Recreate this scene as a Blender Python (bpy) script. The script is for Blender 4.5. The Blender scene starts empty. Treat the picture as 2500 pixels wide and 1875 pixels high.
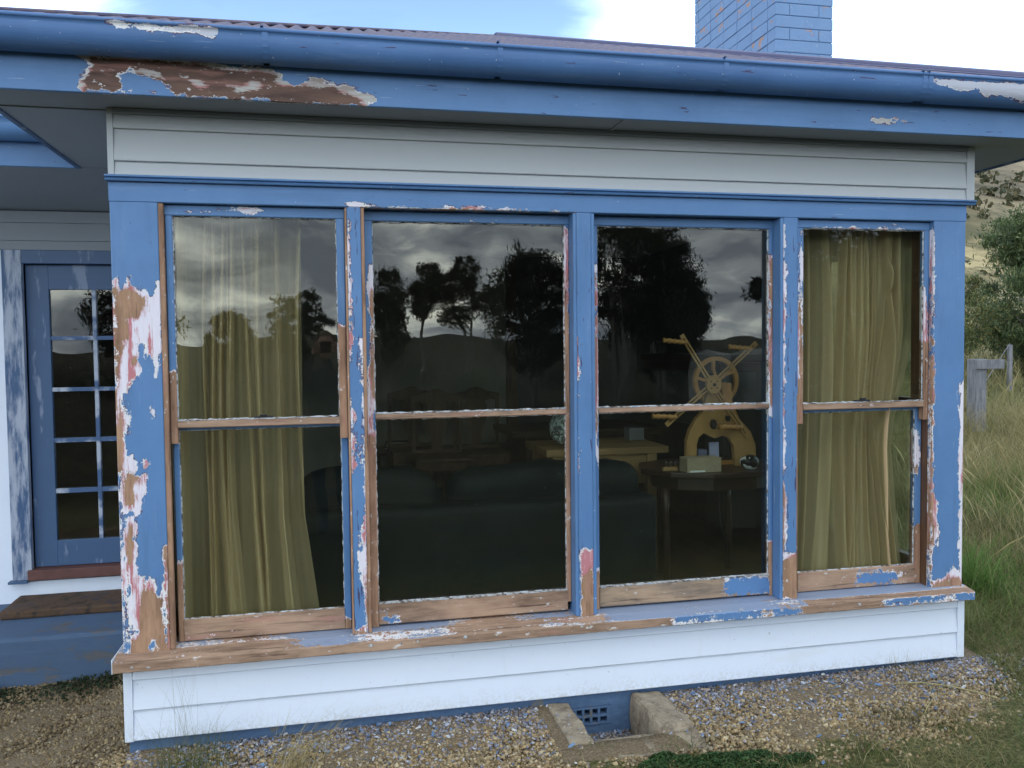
import bpy, bmesh, math, random
import numpy as np
from mathutils import Vector, Matrix
random.seed(4); RNG = np.random.default_rng(7)
S = bpy.context.scene
COL = S.collection

# ------------------------------------------------------------------ camera, sky, sun, exposure
cd = bpy.data.cameras.new('camera'); cam = bpy.data.objects.new('camera', cd); COL.objects.link(cam)
cam.matrix_world = Matrix(((0.97727, 0.0202, -0.21102, 0.8359), (-0.21167, 0.03847, -0.97658, -3.5754),
                           (-0.0116, 0.99906, 0.04187, 1.2053), (0, 0, 0, 1)))
cd.sensor_width = 36; cd.lens = 29.48; cd.clip_start = 0.03; cd.clip_end = 3000
S.camera = cam
SUN_EL, SUN_AZ = math.radians(50), math.radians(205)      # azimuth from +Y clockwise
W = bpy.data.worlds.new('World'); S.world = W; W.use_nodes = True


class NT:
    """small node-tree writer"""
    def __init__(s, tree):
        s.t = tree; s.n = tree.nodes; s.l = tree.links; s.n.clear()
    def add(s, typ, **kw):
        n = s.n.new(typ)
        for k, v in kw.items(): setattr(n, k, v)
        return n
    def put(s, sock, v):
        if v is None: return
        if isinstance(v, bpy.types.NodeSocket): s.l.new(v, sock)
        elif isinstance(v, (tuple, list)) and len(v) == 3 and sock.type == 'RGBA': sock.default_value = (*v, 1)
        else: sock.default_value = v
    def m(s, op, a, b=None, c=None, clamp=False):
        n = s.add('ShaderNodeMath', operation=op, use_clamp=clamp)
        s.put(n.inputs[0], a); s.put(n.inputs[1], b)
        if c is not None: s.put(n.inputs[2], c)
        return n.outputs[0]
    def mix(s, f, a, b, mode='MIX'):
        n = s.add('ShaderNodeMix', data_type='RGBA', blend_type=mode)
        s.put(n.inputs[0], f); s.put(n.inputs[6], a); s.put(n.inputs[7], b)
        return n.outputs[2]
    def obj(s): return s.add('ShaderNodeTexCoord').outputs['Object']
    def gen(s): return s.add('ShaderNodeTexCoord').outputs['Generated']
    def map(s, v, scale=(1, 1, 1), loc=(0, 0, 0), rot=(0, 0, 0)):
        n = s.add('ShaderNodeMapping'); s.put(n.inputs[0], v)
        n.inputs['Scale'].default_value = scale; n.inputs['Location'].default_value = loc; n.inputs['Rotation'].default_value = rot
        return n.outputs[0]
    def noise(s, v, sc, det=5, rough=.6, dist=0, col=False):
        n = s.add('ShaderNodeTexNoise'); s.put(n.inputs['Vector'], v)
        n.inputs['Scale'].default_value = sc; n.inputs['Detail'].default_value = det
        n.inputs['Roughness'].default_value = rough; n.inputs['Distortion'].default_value = dist
        return n.outputs[1 if col else 0]
    def vor(s, v, sc, feat='F1', out='Distance'):
        n = s.add('ShaderNodeTexVoronoi', feature=feat); s.put(n.inputs['Vector'], v); n.inputs['Scale'].default_value = sc
        return n.outputs[out]
    def ramp(s, f, *stops):
        n = s.add('ShaderNodeValToRGB'); s.put(n.inputs[0], f); e = n.color_ramp.elements
        while len(e) < len(stops): e.new(.5)
        for k, (p, c) in enumerate(stops):
            e[k].position = p; e[k].color = (*c, 1) if len(c) == 3 else c
        return n.outputs[0]
    def sm(s, f, a, b):
        n = s.add('ShaderNodeMapRange', interpolation_type='SMOOTHSTEP'); s.put(n.inputs[0], f)
        n.inputs[1].default_value = a; n.inputs[2].default_value = b
        return n.outputs[0]
    def attr(s, name, out='Fac'):
        return s.add('ShaderNodeAttribute', attribute_name=name).outputs[out]
    def bump(s, h, dist=.002, strength=1, normal=None):
        n = s.add('ShaderNodeBump'); s.put(n.inputs['Height'], h)
        n.inputs['Distance'].default_value = dist; n.inputs['Strength'].default_value = strength
        if normal is not None: s.put(n.inputs['Normal'], normal)
        return n.outputs[0]
    def bsdf(s, col, rough=.6, normal=None, spec=.4, metal=0, trans=0, **kw):
        n = s.add('ShaderNodeBsdfPrincipled'); s.put(n.inputs['Base Color'], col); s.put(n.inputs['Roughness'], rough)
        n.inputs['Specular IOR Level'].default_value = spec; n.inputs['Metallic'].default_value = metal
        n.inputs['Transmission Weight'].default_value = trans
        if normal is not None: s.put(n.inputs['Normal'], normal)
        return n.outputs[0]
    def out(s, sh):
        o = s.add('ShaderNodeOutputMaterial'); s.l.new(sh, o.inputs[0])


# sky: Nishita blue with broken cloud, thick and grey opposite the house, thin and bright above it
w = NT(W.node_tree)
sky = w.add('ShaderNodeTexSky', sky_type='NISHITA'); sky.sun_disc = False
sky.sun_elevation = SUN_EL; sky.sun_rotation = SUN_AZ; sky.air_density = 1.2; sky.dust_density = 2; sky.ozone_density = 1.5
g = w.gen(); sep = w.add('ShaderNodeSeparateXYZ'); w.put(sep.inputs[0], g)
zz = w.m('ADD', w.m('MAXIMUM', sep.outputs[2], 0.0), 0.30)
cmb = w.add('ShaderNodeCombineXYZ'); w.put(cmb.inputs[0], w.m('DIVIDE', sep.outputs[0], zz)); w.put(cmb.inputs[1], w.m('DIVIDE', sep.outputs[1], zz))
pl = w.map(cmb.outputs[0], (1.0, 1.3, 1), (3.1, 0.4, 0))
cn = w.noise(pl, 0.62, 8, .52, .35)
cn2 = w.noise(w.map(pl, (1.1, 1.7, 1), (7, 2, 0)), 1.9, 8, .56, .4)
cn3 = w.noise(w.map(g, (1, 1, 1.9), (4.3, 1.7, 2.2)), 4.6, 9, .60, .8)
dens = w.m('ADD', w.m('ADD', w.m('MULTIPLY', cn, .30), w.m('MULTIPLY', cn2, .25)), w.m('MULTIPLY', cn3, .45))
back = w.m('MULTIPLY', sep.outputs[1], -1.0)                  # + on the side behind the camera
cover = w.sm(w.m('ADD', dens, w.m('MULTIPLY', back, .10)), .30, .40)
ccol = w.ramp(dens, (.41, (54, 50, 42)), (.46, (36, 34.5, 31)), (.505, (17, 17, 17.2)), (.56, (8.2, 8.6, 9.8)))
skyb = w.mix(1.0, sky.outputs[0], (2.6, 2.6, 2.6), 'MULTIPLY')
glow = w.sm(w.m('ADD', w.m('MULTIPLY', sep.outputs[1], .8), w.m('MULTIPLY', sep.outputs[0], .5)), -.1, .9)
ccol2 = w.mix(glow, ccol, (17, 19, 23))
vd = w.add('ShaderNodeVectorMath', operation='DOT_PRODUCT'); w.put(vd.inputs[0], g); vd.inputs[1].default_value = (.03, .885, .465)
hole = w.m('ADD', vd.outputs['Value'], w.m('MULTIPLY', w.m('SUBTRACT', cn2, .5), .05))
cover = w.m('MULTIPLY', cover, w.m('SUBTRACT', 1.0, w.m('MULTIPLY', w.sm(hole, .955, .975), .93)))
skc = w.mix(cover, skyb, ccol2)
low = w.m('ADD', 1.0, w.m('MULTIPLY', w.sm(sep.outputs[2], .50, .12), .75))
skc = w.mix(1.0, skc, w.mix(1.0, (.80, .93, 1.08), low, 'MULTIPLY'), 'MULTIPLY')
bg = w.add('ShaderNodeBackground'); w.put(bg.inputs[0], skc); bg.inputs[1].default_value = 0.10
wo = w.add('ShaderNodeOutputWorld'); w.l.new(bg.outputs[0], wo.inputs[0])

sd = bpy.data.lights.new('sun', 'SUN'); so = bpy.data.objects.new('sun', sd); COL.objects.link(so)
sd.energy = 0.6; sd.angle = math.radians(24); sd.color = (1, .95, .87)
_d = Vector((math.sin(SUN_AZ) * math.cos(SUN_EL), math.cos(SUN_AZ) * math.cos(SUN_EL), math.sin(SUN_EL)))
so.rotation_euler = _d.to_track_quat('Z', 'Y').to_euler(); so.location = (0, -6, 12)
S.render.engine = 'CYCLES'
S.cycles.max_bounces = 8; S.cycles.transparent_max_bounces = 24; S.cycles.diffuse_bounces = 3
S.view_settings.view_transform = 'Standard'; S.view_settings.look = 'None'
S.view_settings.gamma = 1; S.view_settings.use_curve_mapping = False
S.view_settings.exposure = -0.34

# ------------------------------------------------------------------ materials
MATS = {}
def mat(name):
    def deco(fn):
        def get():
            if name not in MATS:
                m = bpy.data.materials.new(name); m.use_nodes = True
                fn(NT(m.node_tree)); MATS[name] = m
            return MATS[name]
        return get
    return deco

BLUE = (.092, .205, .42); BLUE2 = (.125, .245, .46)

def peel_material(name, axis, wood=((.18, .095, .06), (.42, .26, .165)), paint=(BLUE, BLUE2), prim=((.74, .70, .78), (.50, .19, .21)), amp=1.0, pinkness=.50, fadetop=False, crk=.705, rag=1.0):
    """weathered house paint over primer over timber; 'wear' and 'bare' are distances (m) into the stripped / bare area"""
    if name in MATS: return MATS[name]
    m = bpy.data.materials.new(name); m.use_nodes = True; MATS[name] = m
    t = NT(m.node_tree); o = t.obj()
    st = {'x': (.12, 1, 1), 'z': (1, 1, .12)}[axis]
    grain = t.noise(t.map(o, st), 95, 5, .6)
    grainb = t.noise(t.map(o, tuple(v if v < 1 else 1.0 for v in st), (3, 1, 2)), 26, 5, .65)
    blob = t.noise(t.map(o, {'x': (.55, 1, 1), 'z': (1, 1, .55)}[axis]), 24, 7, .68)
    blob2 = t.noise(t.map(o, (1, 1, 1), (5, 5, 5)), 48, 6, .75)
    wv = t.m('ADD', t.attr('wear'), t.m('MULTIPLY', t.m('SUBTRACT', blob, .5), .085 * amp))
    wv = t.m('ADD', wv, t.m('MULTIPLY', t.m('SUBTRACT', grainb, .5), .05 * amp))
    wv = t.m('ADD', wv, t.m('MULTIPLY', t.m('SUBTRACT', blob2, .5), .045 * amp * rag))
    bv = t.m('ADD', t.attr('bare'), t.m('MULTIPLY', t.m('SUBTRACT', t.noise(t.map(o, st, (9, 9, 9)), 42, 6, .7), .5), .10 * amp))
    bv = t.m('ADD', bv, t.m('MULTIPLY', t.m('SUBTRACT', blob2, .5), .03 * amp))
    stripped = t.sm(wv, -.0004, .0004)
    ew = t.m('MULTIPLY', t.sm(t.noise(t.map(o, st, (4, 9, 4)), 20, 4, .7), .42, .66), .010 * rag)
    inside = t.m('MULTIPLY', t.sm(t.m('SUBTRACT', wv, ew), 0, .0015), t.sm(bv, -.0015, .0015))
    pcol = t.mix(t.noise(o, 6, 3), paint[0], paint[1])
    fade = t.sm(t.noise(t.map(o, st, (1, 2, 3)), 18, 6, .7), .56, .80)
    pcol = t.mix(t.m('MULTIPLY', fade, .38), pcol, (.30, .40, .58))
    pcol = t.mix(t.m('MULTIPLY', t.sm(t.noise(o, 2.3, 6, .65), .40, .66), .30), pcol, tuple(v * .72 for v in paint[0]))
    scr = t.sm(t.noise(t.map(o, tuple(v if v == 1 else .05 for v in st), (6, 2, 4)), 120, 3, .6), .70, .73)
    pcol = t.mix(t.m('MULTIPLY', scr, .5), pcol, (.50, .55, .64))
    if fadetop:
        gn = t.add('ShaderNodeNewGeometry'); sn = t.add('ShaderNodeSeparateXYZ'); t.put(sn.inputs[0], gn.outputs['Normal'])
        pcol = t.mix(t.m('MULTIPLY', t.sm(sn.outputs[2], .6, .9), .8), pcol, (.30, .34, .44))
    dirt = t.sm(t.noise(t.map(o, st, (4, 1, 3)), 9, 5, .6), .52, .72)
    pcol = t.mix(t.m('MULTIPLY', dirt, .42), pcol, (.06, .12, .22))
    crack = t.sm(t.noise(t.map(o, st, (2, 8, 1)), 70, 3, .5), crk, crk + .025)
    pcol = t.mix(t.m('MULTIPLY', crack, .85), pcol, (.06, .04, .09))
    chip = t.sm(t.noise(t.map(o, (1, 1, 1), (11, 3, 7)), 85, 2, .5), .755, .765)
    pcol = t.mix(chip, pcol, (.62, .62, .68))
    pk = t.sm(t.noise(t.map(o, st, (2, 5, 1)), 22, 5, .7), pinkness, pinkness + .08)
    prc = t.mix(pk, prim[0], prim[1])
    prc = t.mix(t.m('MULTIPLY', t.sm(grain, .5, .7), .22), prc, (.40, .30, .30))
    fr_ = t.m('MULTIPLY', t.sm(bv, -.016, -.001), t.sm(t.noise(t.map(o, st, (7, 7, 1)), 30, 4, .7), .40, .56))
    prc = t.mix(t.m('MULTIPLY', fr_, .9), prc, (.44, .15, .15))
    wc = t.ramp(grainb, (.30, wood[0]), (.50, tuple((a + b) / 2 for a, b in zip(*wood))), (.72, wood[1]))
    wc = t.mix(t.m('MULTIPLY', t.sm(grain, .50, .66), .45), wc, tuple(v * .55 for v in wood[0]))
    wc = t.mix(t.m('MULTIPLY', t.sm(t.noise(t.map(o, st, (3, 6, 2)), 24, 4, .65), .56, .68), .5), wc, (.42, .20, .17))
    lc = t.sm(t.noise(t.map(o, tuple(v if v == 1 else .035 for v in st), (1, 2, 9)), 75, 3, .5), .64, .67)
    wc = t.mix(t.m('MULTIPLY', lc, .8), wc, (.06, .035, .03))
    big = t.sm(t.noise(t.map(o, (.4, 1, 1) if axis == 'x' else (1, 1, .4), (3, 3, 3)), 7, 4, .6), .4, .66)
    wc = t.mix(t.m('MULTIPLY', big, .42), wc, tuple(min(.7, v * 1.35) for v in wood[1]))
    spk = t.sm(t.noise(t.map(o, {'x': (.5, 1, 1), 'z': (1, 1, .5)}[axis], (6, 9, 4)), 40, 5, .72), .632, .645)
    wc = t.mix(t.m('MULTIPLY', spk, .9), wc, (.62, .60, .60))
    dk = t.sm(t.noise(t.map(o, st, (8, 2, 6)), 30, 4, .6), .70, .76)
    wc = t.mix(t.m('MULTIPLY', dk, .7), wc, (.05, .03, .022))
    col = t.mix(stripped, pcol, t.mix(inside, prc, wc))
    edge = t.m('MULTIPLY', t.sm(wv, -.0010, 0), t.m('SUBTRACT', 1, t.sm(t.m('SUBTRACT', wv, t.m('MULTIPLY', ew, .8)), 0, .002)))
    col = t.mix(edge, col, (.76, .75, .76))
    mar = t.m('MULTIPLY', t.m('MULTIPLY', t.sm(wv, -.0055, -.003), t.m('SUBTRACT', 1, stripped)), t.sm(t.noise(t.map(o, st, (5, 5, 9)), 45, 4, .7), .50, .54))
    col = t.mix(t.m('MULTIPLY', mar, .9), col, (.10, .035, .065))
    h = t.m('ADD', t.m('MULTIPLY', t.m('SUBTRACT', 1, stripped), .0011), t.m('MULTIPLY', t.m('SUBTRACT', 1, inside), .0006))
    h = t.m('ADD', h, t.m('MULTIPLY', grain, .0009)); h = t.m('SUBTRACT', h, t.m('MULTIPLY', crack, .0006))
    rough = t.m('ADD', .42, t.m('MULTIPLY', stripped, .35))
    t.out(t.bsdf(col, rough, t.bump(h, 1.0, .9), .3))
    return m

PV = lambda: peel_material('peeling_blue_paint_vertical_grain', 'z')
PPINK = lambda: peel_material('blue_paint_over_pink_primer', 'z', crk=.66, prim=((.50, .20, .23), (.62, .40, .42)))
PM = lambda: peel_material('crazed_blue_paint_on_mullion', 'z', crk=.615)
PH = lambda: peel_material('peeling_blue_paint_horizontal_grain', 'x')
PFASCIA = lambda: peel_material('peeling_blue_paint_on_fascia', 'x', wood=((.075, .045, .04), (.17, .10, .075)), prim=((.50, .49, .46), (.40, .33, .30)), amp=.8)
PGUT = lambda: peel_material('gutter_enamel', 'x', paint=((.070, .160, .36), (.095, .195, .40)), wood=((.6, .6, .63), (.66, .66, .69)), prim=((.50, .52, .60), (.46, .48, .56)), amp=.55, pinkness=.9)
PRAIL = lambda: peel_material('sanded_rail_timber', 'x', wood=((.16, .10, .068), (.42, .28, .195)), amp=1.2, fadetop=True, rag=2.6)
PGREY = lambda: peel_material('weather_greyed_rail_timber', 'x', wood=((.15, .125, .105), (.42, .29, .19)), amp=1.2, rag=2.6)
PSTILE = lambda: peel_material('sanded_stile_timber', 'z', wood=((.19, .105, .068), (.43, .26, .17)), amp=.7)

@mat('white_weatherboard_paint')
def M_white(t):
    o = t.obj(); n = t.noise(t.map(o, (.5, 1, 2)), 3.5, 6, .6)
    c = t.mix(n, (.66, .735, .86), (.72, .78, .88))
    sp = t.sm(t.noise(o, 55, 2), .735, .75)
    c = t.mix(t.m('MULTIPLY', sp, .5), c, (.30, .30, .32))
    st = t.sm(t.noise(t.map(o, (3, 1, .35)), 7, 5, .65), .58, .8)
    c = t.mix(t.m('MULTIPLY', st, .22), c, (.47, .48, .50))
    sz = t.add('ShaderNodeSeparateXYZ'); t.put(sz.inputs[0], o)
    spl = t.m('MULTIPLY', t.sm(t.m('ADD', sz.outputs[2], t.m('MULTIPLY', t.noise(o, 9, 6, .7), .16)), -.20, -.34), t.sm(t.noise(o, 70, 4, .7), .42, .60))
    c = t.mix(t.m('MULTIPLY', spl, .55), c, (.36, .31, .25))
    c = t.mix(t.m('MULTIPLY', t.sm(t.noise(t.map(o, (.25, 1, 1), (3, 1, 1)), 5, 6, .7), .58, .70), .25), c, (.60, .60, .58))
    t.out(t.bsdf(c, .45, t.bump(t.noise(t.map(o, (.3, 1, 1)), 60, 4), .0006, .5), .35))

@mat('soffit_paint')
def M_soffit(t):
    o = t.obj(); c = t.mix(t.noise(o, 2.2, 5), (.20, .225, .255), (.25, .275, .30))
    t.out(t.bsdf(c, .6, t.bump(t.noise(o, 14, 4), .001, .4)))

@mat('eave_shaded_board_paint')
def M_upper(t):  # white boards greyed in colour to carry the shade under the eave
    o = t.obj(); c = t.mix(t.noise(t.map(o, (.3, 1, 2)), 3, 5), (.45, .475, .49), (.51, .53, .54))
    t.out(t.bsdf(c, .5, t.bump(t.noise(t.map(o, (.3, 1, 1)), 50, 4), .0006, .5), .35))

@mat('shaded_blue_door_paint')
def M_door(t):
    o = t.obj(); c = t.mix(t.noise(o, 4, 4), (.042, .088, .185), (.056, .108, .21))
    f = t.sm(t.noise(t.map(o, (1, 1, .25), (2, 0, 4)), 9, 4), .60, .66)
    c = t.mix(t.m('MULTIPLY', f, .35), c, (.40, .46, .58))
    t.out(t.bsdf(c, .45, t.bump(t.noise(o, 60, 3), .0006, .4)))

@mat('primed_muntin_paint')
def M_muntin(t):
    o = t.obj(); f = t.sm(t.noise(t.map(o, (.6, 1, .6)), 11, 5), .44, .60)
    c = t.mix(f, (.05, .10, .21), (.38, .42, .50))
    t.out(t.bsdf(c, .5))

@mat('primed_door_jamb_paint')
def M_jambw(t):
    o = t.obj(); f = t.sm(t.noise(t.map(o, (2, 1, .35)), 8, 6, .65), .38, .56)
    c = t.mix(f, (.045, .095, .20), (.34, .38, .47))
    t.out(t.bsdf(c, .5))

@mat('window_glass')
def M_glass(t):
    gm = t.add('ShaderNodeNewGeometry'); o = t.obj()
    ior = t.m('ADD', 1.52, t.m('MULTIPLY', gm.outputs['Backfacing'], 1 / 1.52 - 1.52))
    nrm = t.bump(t.noise(o, 1.9, 2, .4), .010, .35)
    fr = t.add('ShaderNodeFresnel'); t.put(fr.inputs[0], ior); t.put(fr.inputs[1], nrm)
    fac = t.m('MULTIPLY', fr.outputs[0], 1.15)
    gl = t.add('ShaderNodeBsdfGlossy'); gl.inputs['Roughness'].default_value = 0; gl.inputs[0].default_value = (1, .93, .84, 1)
    t.put(gl.inputs['Normal'], nrm)
    tr = t.add('ShaderNodeBsdfTransparent'); tr.inputs[0].default_value = (.86, .90, .86, 1)
    df = t.add('ShaderNodeBsdfDiffuse'); df.inputs[0].default_value = (.6, .6, .58, 1)
    du = t.add('ShaderNodeMixShader')
    spots = t.sm(t.noise(o, 95, 2), .775, .785)
    t.put(du.inputs[0], t.m('ADD', .002, t.m('MULTIPLY', spots, .5))); t.l.new(tr.outputs[0], du.inputs[1]); t.l.new(df.outputs[0], du.inputs[2])
    mx = t.add('ShaderNodeMixShader'); t.put(mx.inputs[0], fac); t.l.new(du.outputs[0], mx.inputs[1]); t.l.new(gl.outputs[0], mx.inputs[2])
    t.out(mx.outputs[0])

@mat('old_putty')
def M_putty(t):
    o = t.obj(); n = t.noise(o, 38, 5, .7)
    c = t.ramp(n, (.40, (.05, .055, .06)), (.45, (.20, .17, .15)), (.51, (.42, .44, .46)), (.58, (.56, .59, .62)), (.63, (.14, .24, .40)))
    t.out(t.bsdf(c, .8, t.bump(n, .003, .8)))

@mat('painted_brick')
def M_brick(t):
    o = t.obj(); r = t.add('ShaderNodeObjectInfo').outputs['Random']
    sh = t.add('ShaderNodeVectorMath', operation='ADD'); t.put(sh.inputs[0], o); cb = t.add('ShaderNodeCombineXYZ')
    t.put(cb.inputs[0], t.m('MULTIPLY', r, 50)); t.put(sh.inputs[1], cb.outputs[0])
    n = t.noise(sh.outputs[0], 14, 5, .6)
    f = t.sm(t.m('ADD', n, t.m('MULTIPLY', r, .20)), .745, .76)
    c = t.mix(t.noise(sh.outputs[0], 8, 3), (.15, .26, .46), (.20, .32, .52))
    c = t.mix(f, c, (.42, .25, .19))
    wsp = t.sm(t.noise(sh.outputs[0], 45, 3), .70, .72)
    c = t.mix(wsp, c, (.55, .57, .62))
    t.out(t.bsdf(c, .75, t.bump(t.noise(sh.outputs[0], 60, 5), .003, .6)))

@mat('painted_mortar')
def M_mortar(t):
    o = t.obj(); t.out(t.bsdf(t.mix(t.noise(o, 20, 4), (.10, .18, .33), (.14, .24, .41)), .85, t.bump(t.noise(o, 50, 4), .003)))

@mat('purple_brown_roof_sheet')
def M_roof(t):
    o = t.obj(); n = t.noise(t.map(o, (.6, 6, 1)), 3, 5)
    c = t.mix(t.sm(n, .40, .62), (.075, .07, .125), (.15, .11, .13))
    t.out(t.bsdf(c, .6, t.bump(t.noise(o, 30, 3), .001, .4), .3))

@mat('purple_ridge_cap')
def M_ridge(t):
    o = t.obj(); c = t.mix(t.noise(o, 5, 4), (.055, .06, .14), (.085, .085, .17))
    t.out(t.bsdf(c, .36, None, .5))

@mat('pale_main_roof_sheet')
def M_roof2(t):  # pale blue base colour stands for sky reflected in the sheet
    t.out(t.bsdf(t.mix(t.noise(t.obj(), 4, 4), (.42, .45, .58), (.5, .52, .62)), .35))

@mat('blue_plinth_render')
def M_plinth(t):
    o = t.obj(); n = t.noise(o, 30, 6, .65)
    c = t.mix(n, (.055, .11, .21), (.11, .19, .33))
    c = t.mix(t.sm(t.noise(o, 9, 5), .60, .66), c, (.17, .17, .17))
    t.out(t.bsdf(c, .75, t.bump(n, .01, .8)))

@mat('worn_blue_step_paint')
def M_slab(t):
    o = t.obj(); n = t.noise(t.map(o, (.6, 1, 1.4)), 6, 7, .68)
    f = t.m('MULTIPLY', t.sm(n, .54, .62), .75)
    c = t.mix(t.noise(o, 9, 4), (.055, .095, .17), (.075, .125, .21))
    c = t.mix(f, c, t.mix(t.noise(o, 25, 5), (.08, .08, .08), (.15, .13, .11)))
    t.out(t.bsdf(c, .8, t.bump(t.m('ADD', n, t.m('MULTIPLY', f, -.3)), .006, .7)))

@mat('rusty_brown_step')
def M_step(t):
    o = t.obj(); n = t.noise(o, 12, 6, .65)
    c = t.ramp(n, (.35, (.02, .018, .018)), (.5, (.095, .055, .03)), (.65, (.05, .04, .045)))
    t.out(t.bsdf(c, .85, t.bump(n, .006)))

@mat('dark_red_threshold')
def M_thresh(t):
    t.out(t.bsdf(t.mix(t.noise(t.obj(), 20, 4), (.07, .03, .03), (.16, .07, .055)), .6))

@mat('rough_concrete')
def M_conc(t):
    o = t.obj(); n = t.noise(o, 16, 7, .7)
    c = t.ramp(n, (.34, (.15, .12, .085)), (.48, (.28, .225, .16)), (.60, (.36, .30, .215)), (.74, (.30, .28, .26)))
    c = t.mix(t.sm(t.noise(o, 90, 2), .66, .70), c, (.55, .53, .50))
    t.out(t.bsdf(c, .9, t.bump(n, .02, .8)))

def vcol_mat(name, rough=.85, spec=.2, trans=0.0, var=.25):
    if name in MATS: return MATS[name]
    m = bpy.data.materials.new(name); m.use_nodes = True; MATS[name] = m; t = NT(m.node_tree)
    c = t.attr('col', 'Color')
    c = t.mix(var, c, t.mix(1, c, t.mix(t.noise(t.obj(), 40, 3), (.5, .5, .5), (1.4, 1.4, 1.4)), 'MULTIPLY'))
    sh = t.bsdf(c, rough, None, spec)
    if trans:
        tl = t.add('ShaderNodeBsdfTranslucent'); t.put(tl.inputs[0], c)
        mx = t.add('ShaderNodeMixShader'); mx.inputs[0].default_value = trans; t.l.new(sh, mx.inputs[1]); t.l.new(tl.outputs[0], mx.inputs[2]); sh = mx.outputs[0]
    t.out(sh); return m

@mat('ground_soil')
def M_ground(t):
    o = t.obj(); sp = t.add('ShaderNodeSeparateXYZ'); t.put(sp.inputs[0], o)
    n = t.noise(o, 3.0, 7, .65); f = t.noise(o, 90, 6, .75); v = t.vor(o, 95)
    soil = t.ramp(f, (.30, (.10, .075, .048)), (.48, (.26, .20, .125)), (.62, (.38, .30, .20)), (.75, (.46, .40, .30)))
    soil = t.mix(t.m('MULTIPLY', t.sm(v, .12, .5), .5), soil, (.12, .09, .06))
    gr = t.ramp(t.noise(o, 55, 6, .7), (.35, (.04, .05, .018)), (.5, (.10, .10, .038)), (.68, (.24, .20, .09)))
    far = t.ramp(t.noise(o, .09, 8, .66), (.38, (.10, .095, .045)), (.46, (.20, .165, .085)), (.55, (.34, .27, .14)), (.65, (.42, .34, .18)))
    far = t.mix(t.m('MULTIPLY', t.sm(t.noise(o, .5, 6, .7), .50, .62), .8), far, (.055, .06, .032))
    pad = t.ramp(t.noise(o, .8, 7, .7), (.4, (.018, .020, .010)), (.6, (.05, .042, .022)))
    far = t.mix(t.attr('paddock'), far, pad)
    hill = t.ramp(t.noise(o, .07, 9, .74), (.36, (.07, .062, .04)), (.50, (.165, .135, .09)), (.64, (.26, .21, .135)))
    far = t.mix(t.attr('hill'), far, hill)
    gr = t.mix(t.attr('paddock'), gr, pad)
    isfar = t.attr('far'); isgr = t.sm(t.m('ADD', t.attr('grass'), t.m('MULTIPLY', t.m('SUBTRACT', n, .5), 1.1)), .42, .58)
    c = t.mix(isgr, soil, gr); c = t.mix(isfar, c, far)
    hb = t.m('ADD', t.m('MULTIPLY', f, .6), t.m('MULTIPLY', v, -.6))
    t.out(t.bsdf(c, .95, t.bump(hb, .012, .9), .15))

@mat('olive_sheer_curtain')
def M_curtain(t):
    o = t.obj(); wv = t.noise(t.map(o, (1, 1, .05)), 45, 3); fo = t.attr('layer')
    c = t.mix(wv, (.60, .455, .27), (.74, .575, .36))
    df = t.bsdf(c, .9, None, .05)
    tl = t.add('ShaderNodeBsdfTranslucent'); tl.inputs[0].default_value = (.66, .50, .29, 1)
    tr = t.add('ShaderNodeBsdfTransparent')
    m1 = t.add('ShaderNodeMixShader'); m1.inputs[0].default_value = .30; t.l.new(df, m1.inputs[1]); t.l.new(tl.outputs[0], m1.inputs[2])
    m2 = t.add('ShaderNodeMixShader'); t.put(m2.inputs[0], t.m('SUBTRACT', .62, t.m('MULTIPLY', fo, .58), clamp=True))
    t.l.new(m1.outputs[0], m2.inputs[1]); t.l.new(tr.outputs[0], m2.inputs[2]); t.out(m2.outputs[0])

def simple(name, c0, c1, sc=8, rough=.5, st=(1, 1, 1), spec=.4, bump=.001, metal=0):
    if name in MATS: return MATS[name]
    m = bpy.data.materials.new(name); m.use_nodes = True; MATS[name] = m; t = NT(m.node_tree); o = t.obj()
    n = t.noise(t.map(o, st), sc, 5, .62)
    t.out(t.bsdf(t.mix(t.sm(n, .3, .7), c0, c1), rough, t.bump(n, bump, .7), spec, metal)); return m
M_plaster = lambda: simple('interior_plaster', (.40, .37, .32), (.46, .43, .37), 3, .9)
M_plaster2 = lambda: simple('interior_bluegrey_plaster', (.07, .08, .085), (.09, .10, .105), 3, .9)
M_floorb = lambda: simple('interior_floor_timber', (.035, .022, .014), (.07, .042, .025), 8, .5, (1, .1, 1))
M_ceil = lambda: simple('interior_ceiling', (.30, .30, .28), (.36, .36, .33), 2, .9)
M_leather = lambda: simple('dark_green_leather', (.004, .008, .009), (.008, .014, .015), 5, .55, spec=.15, bump=.004)
M_oak = lambda: simple('chair_oak', (.09, .045, .025), (.15, .08, .045), 14, .45, (1, 1, .15))
M_pine = lambda: simple('honey_pine', (.22, .13, .055), (.34, .21, .09), 10, .5, (.2, 1, 1))
M_maple = lambda: simple('pale_plywood', (.34, .19, .070), (.44, .26, .105), 9, .5, (1, 1, .3))
M_orange = lambda: simple('orange_oiled_timber', (.42, .20, .06), (.56, .29, .10), 12, .45)
M_dark = lambda: simple('dark_polished_timber', (.022, .012, .009), (.045, .023, .015), 12, .35, (.2, 1, 1))
M_card = lambda: simple('cardboard', (.42, .33, .20), (.48, .38, .24), 10, .85)
M_black = lambda: simple('black_plastic', (.012, .012, .013), (.025, .025, .028), 10, .4)
M_paper = lambda: simple('pale_blue_paper', (.42, .45, .70), (.55, .58, .80), 5, .8)
M_stone = lambda: simple('grey_board_box', (.30, .245, .165), (.36, .30, .21), 40, .85)
M_trunkred = lambda: simple('dark_red_cloth', (.06, .012, .018), (.10, .02, .03), 6, .9)
M_bark = lambda: simple('eucalypt_bark', (.16, .14, .12), (.38, .35, .31), 14, .9, (1, 1, .2), bump=.01)
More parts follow.
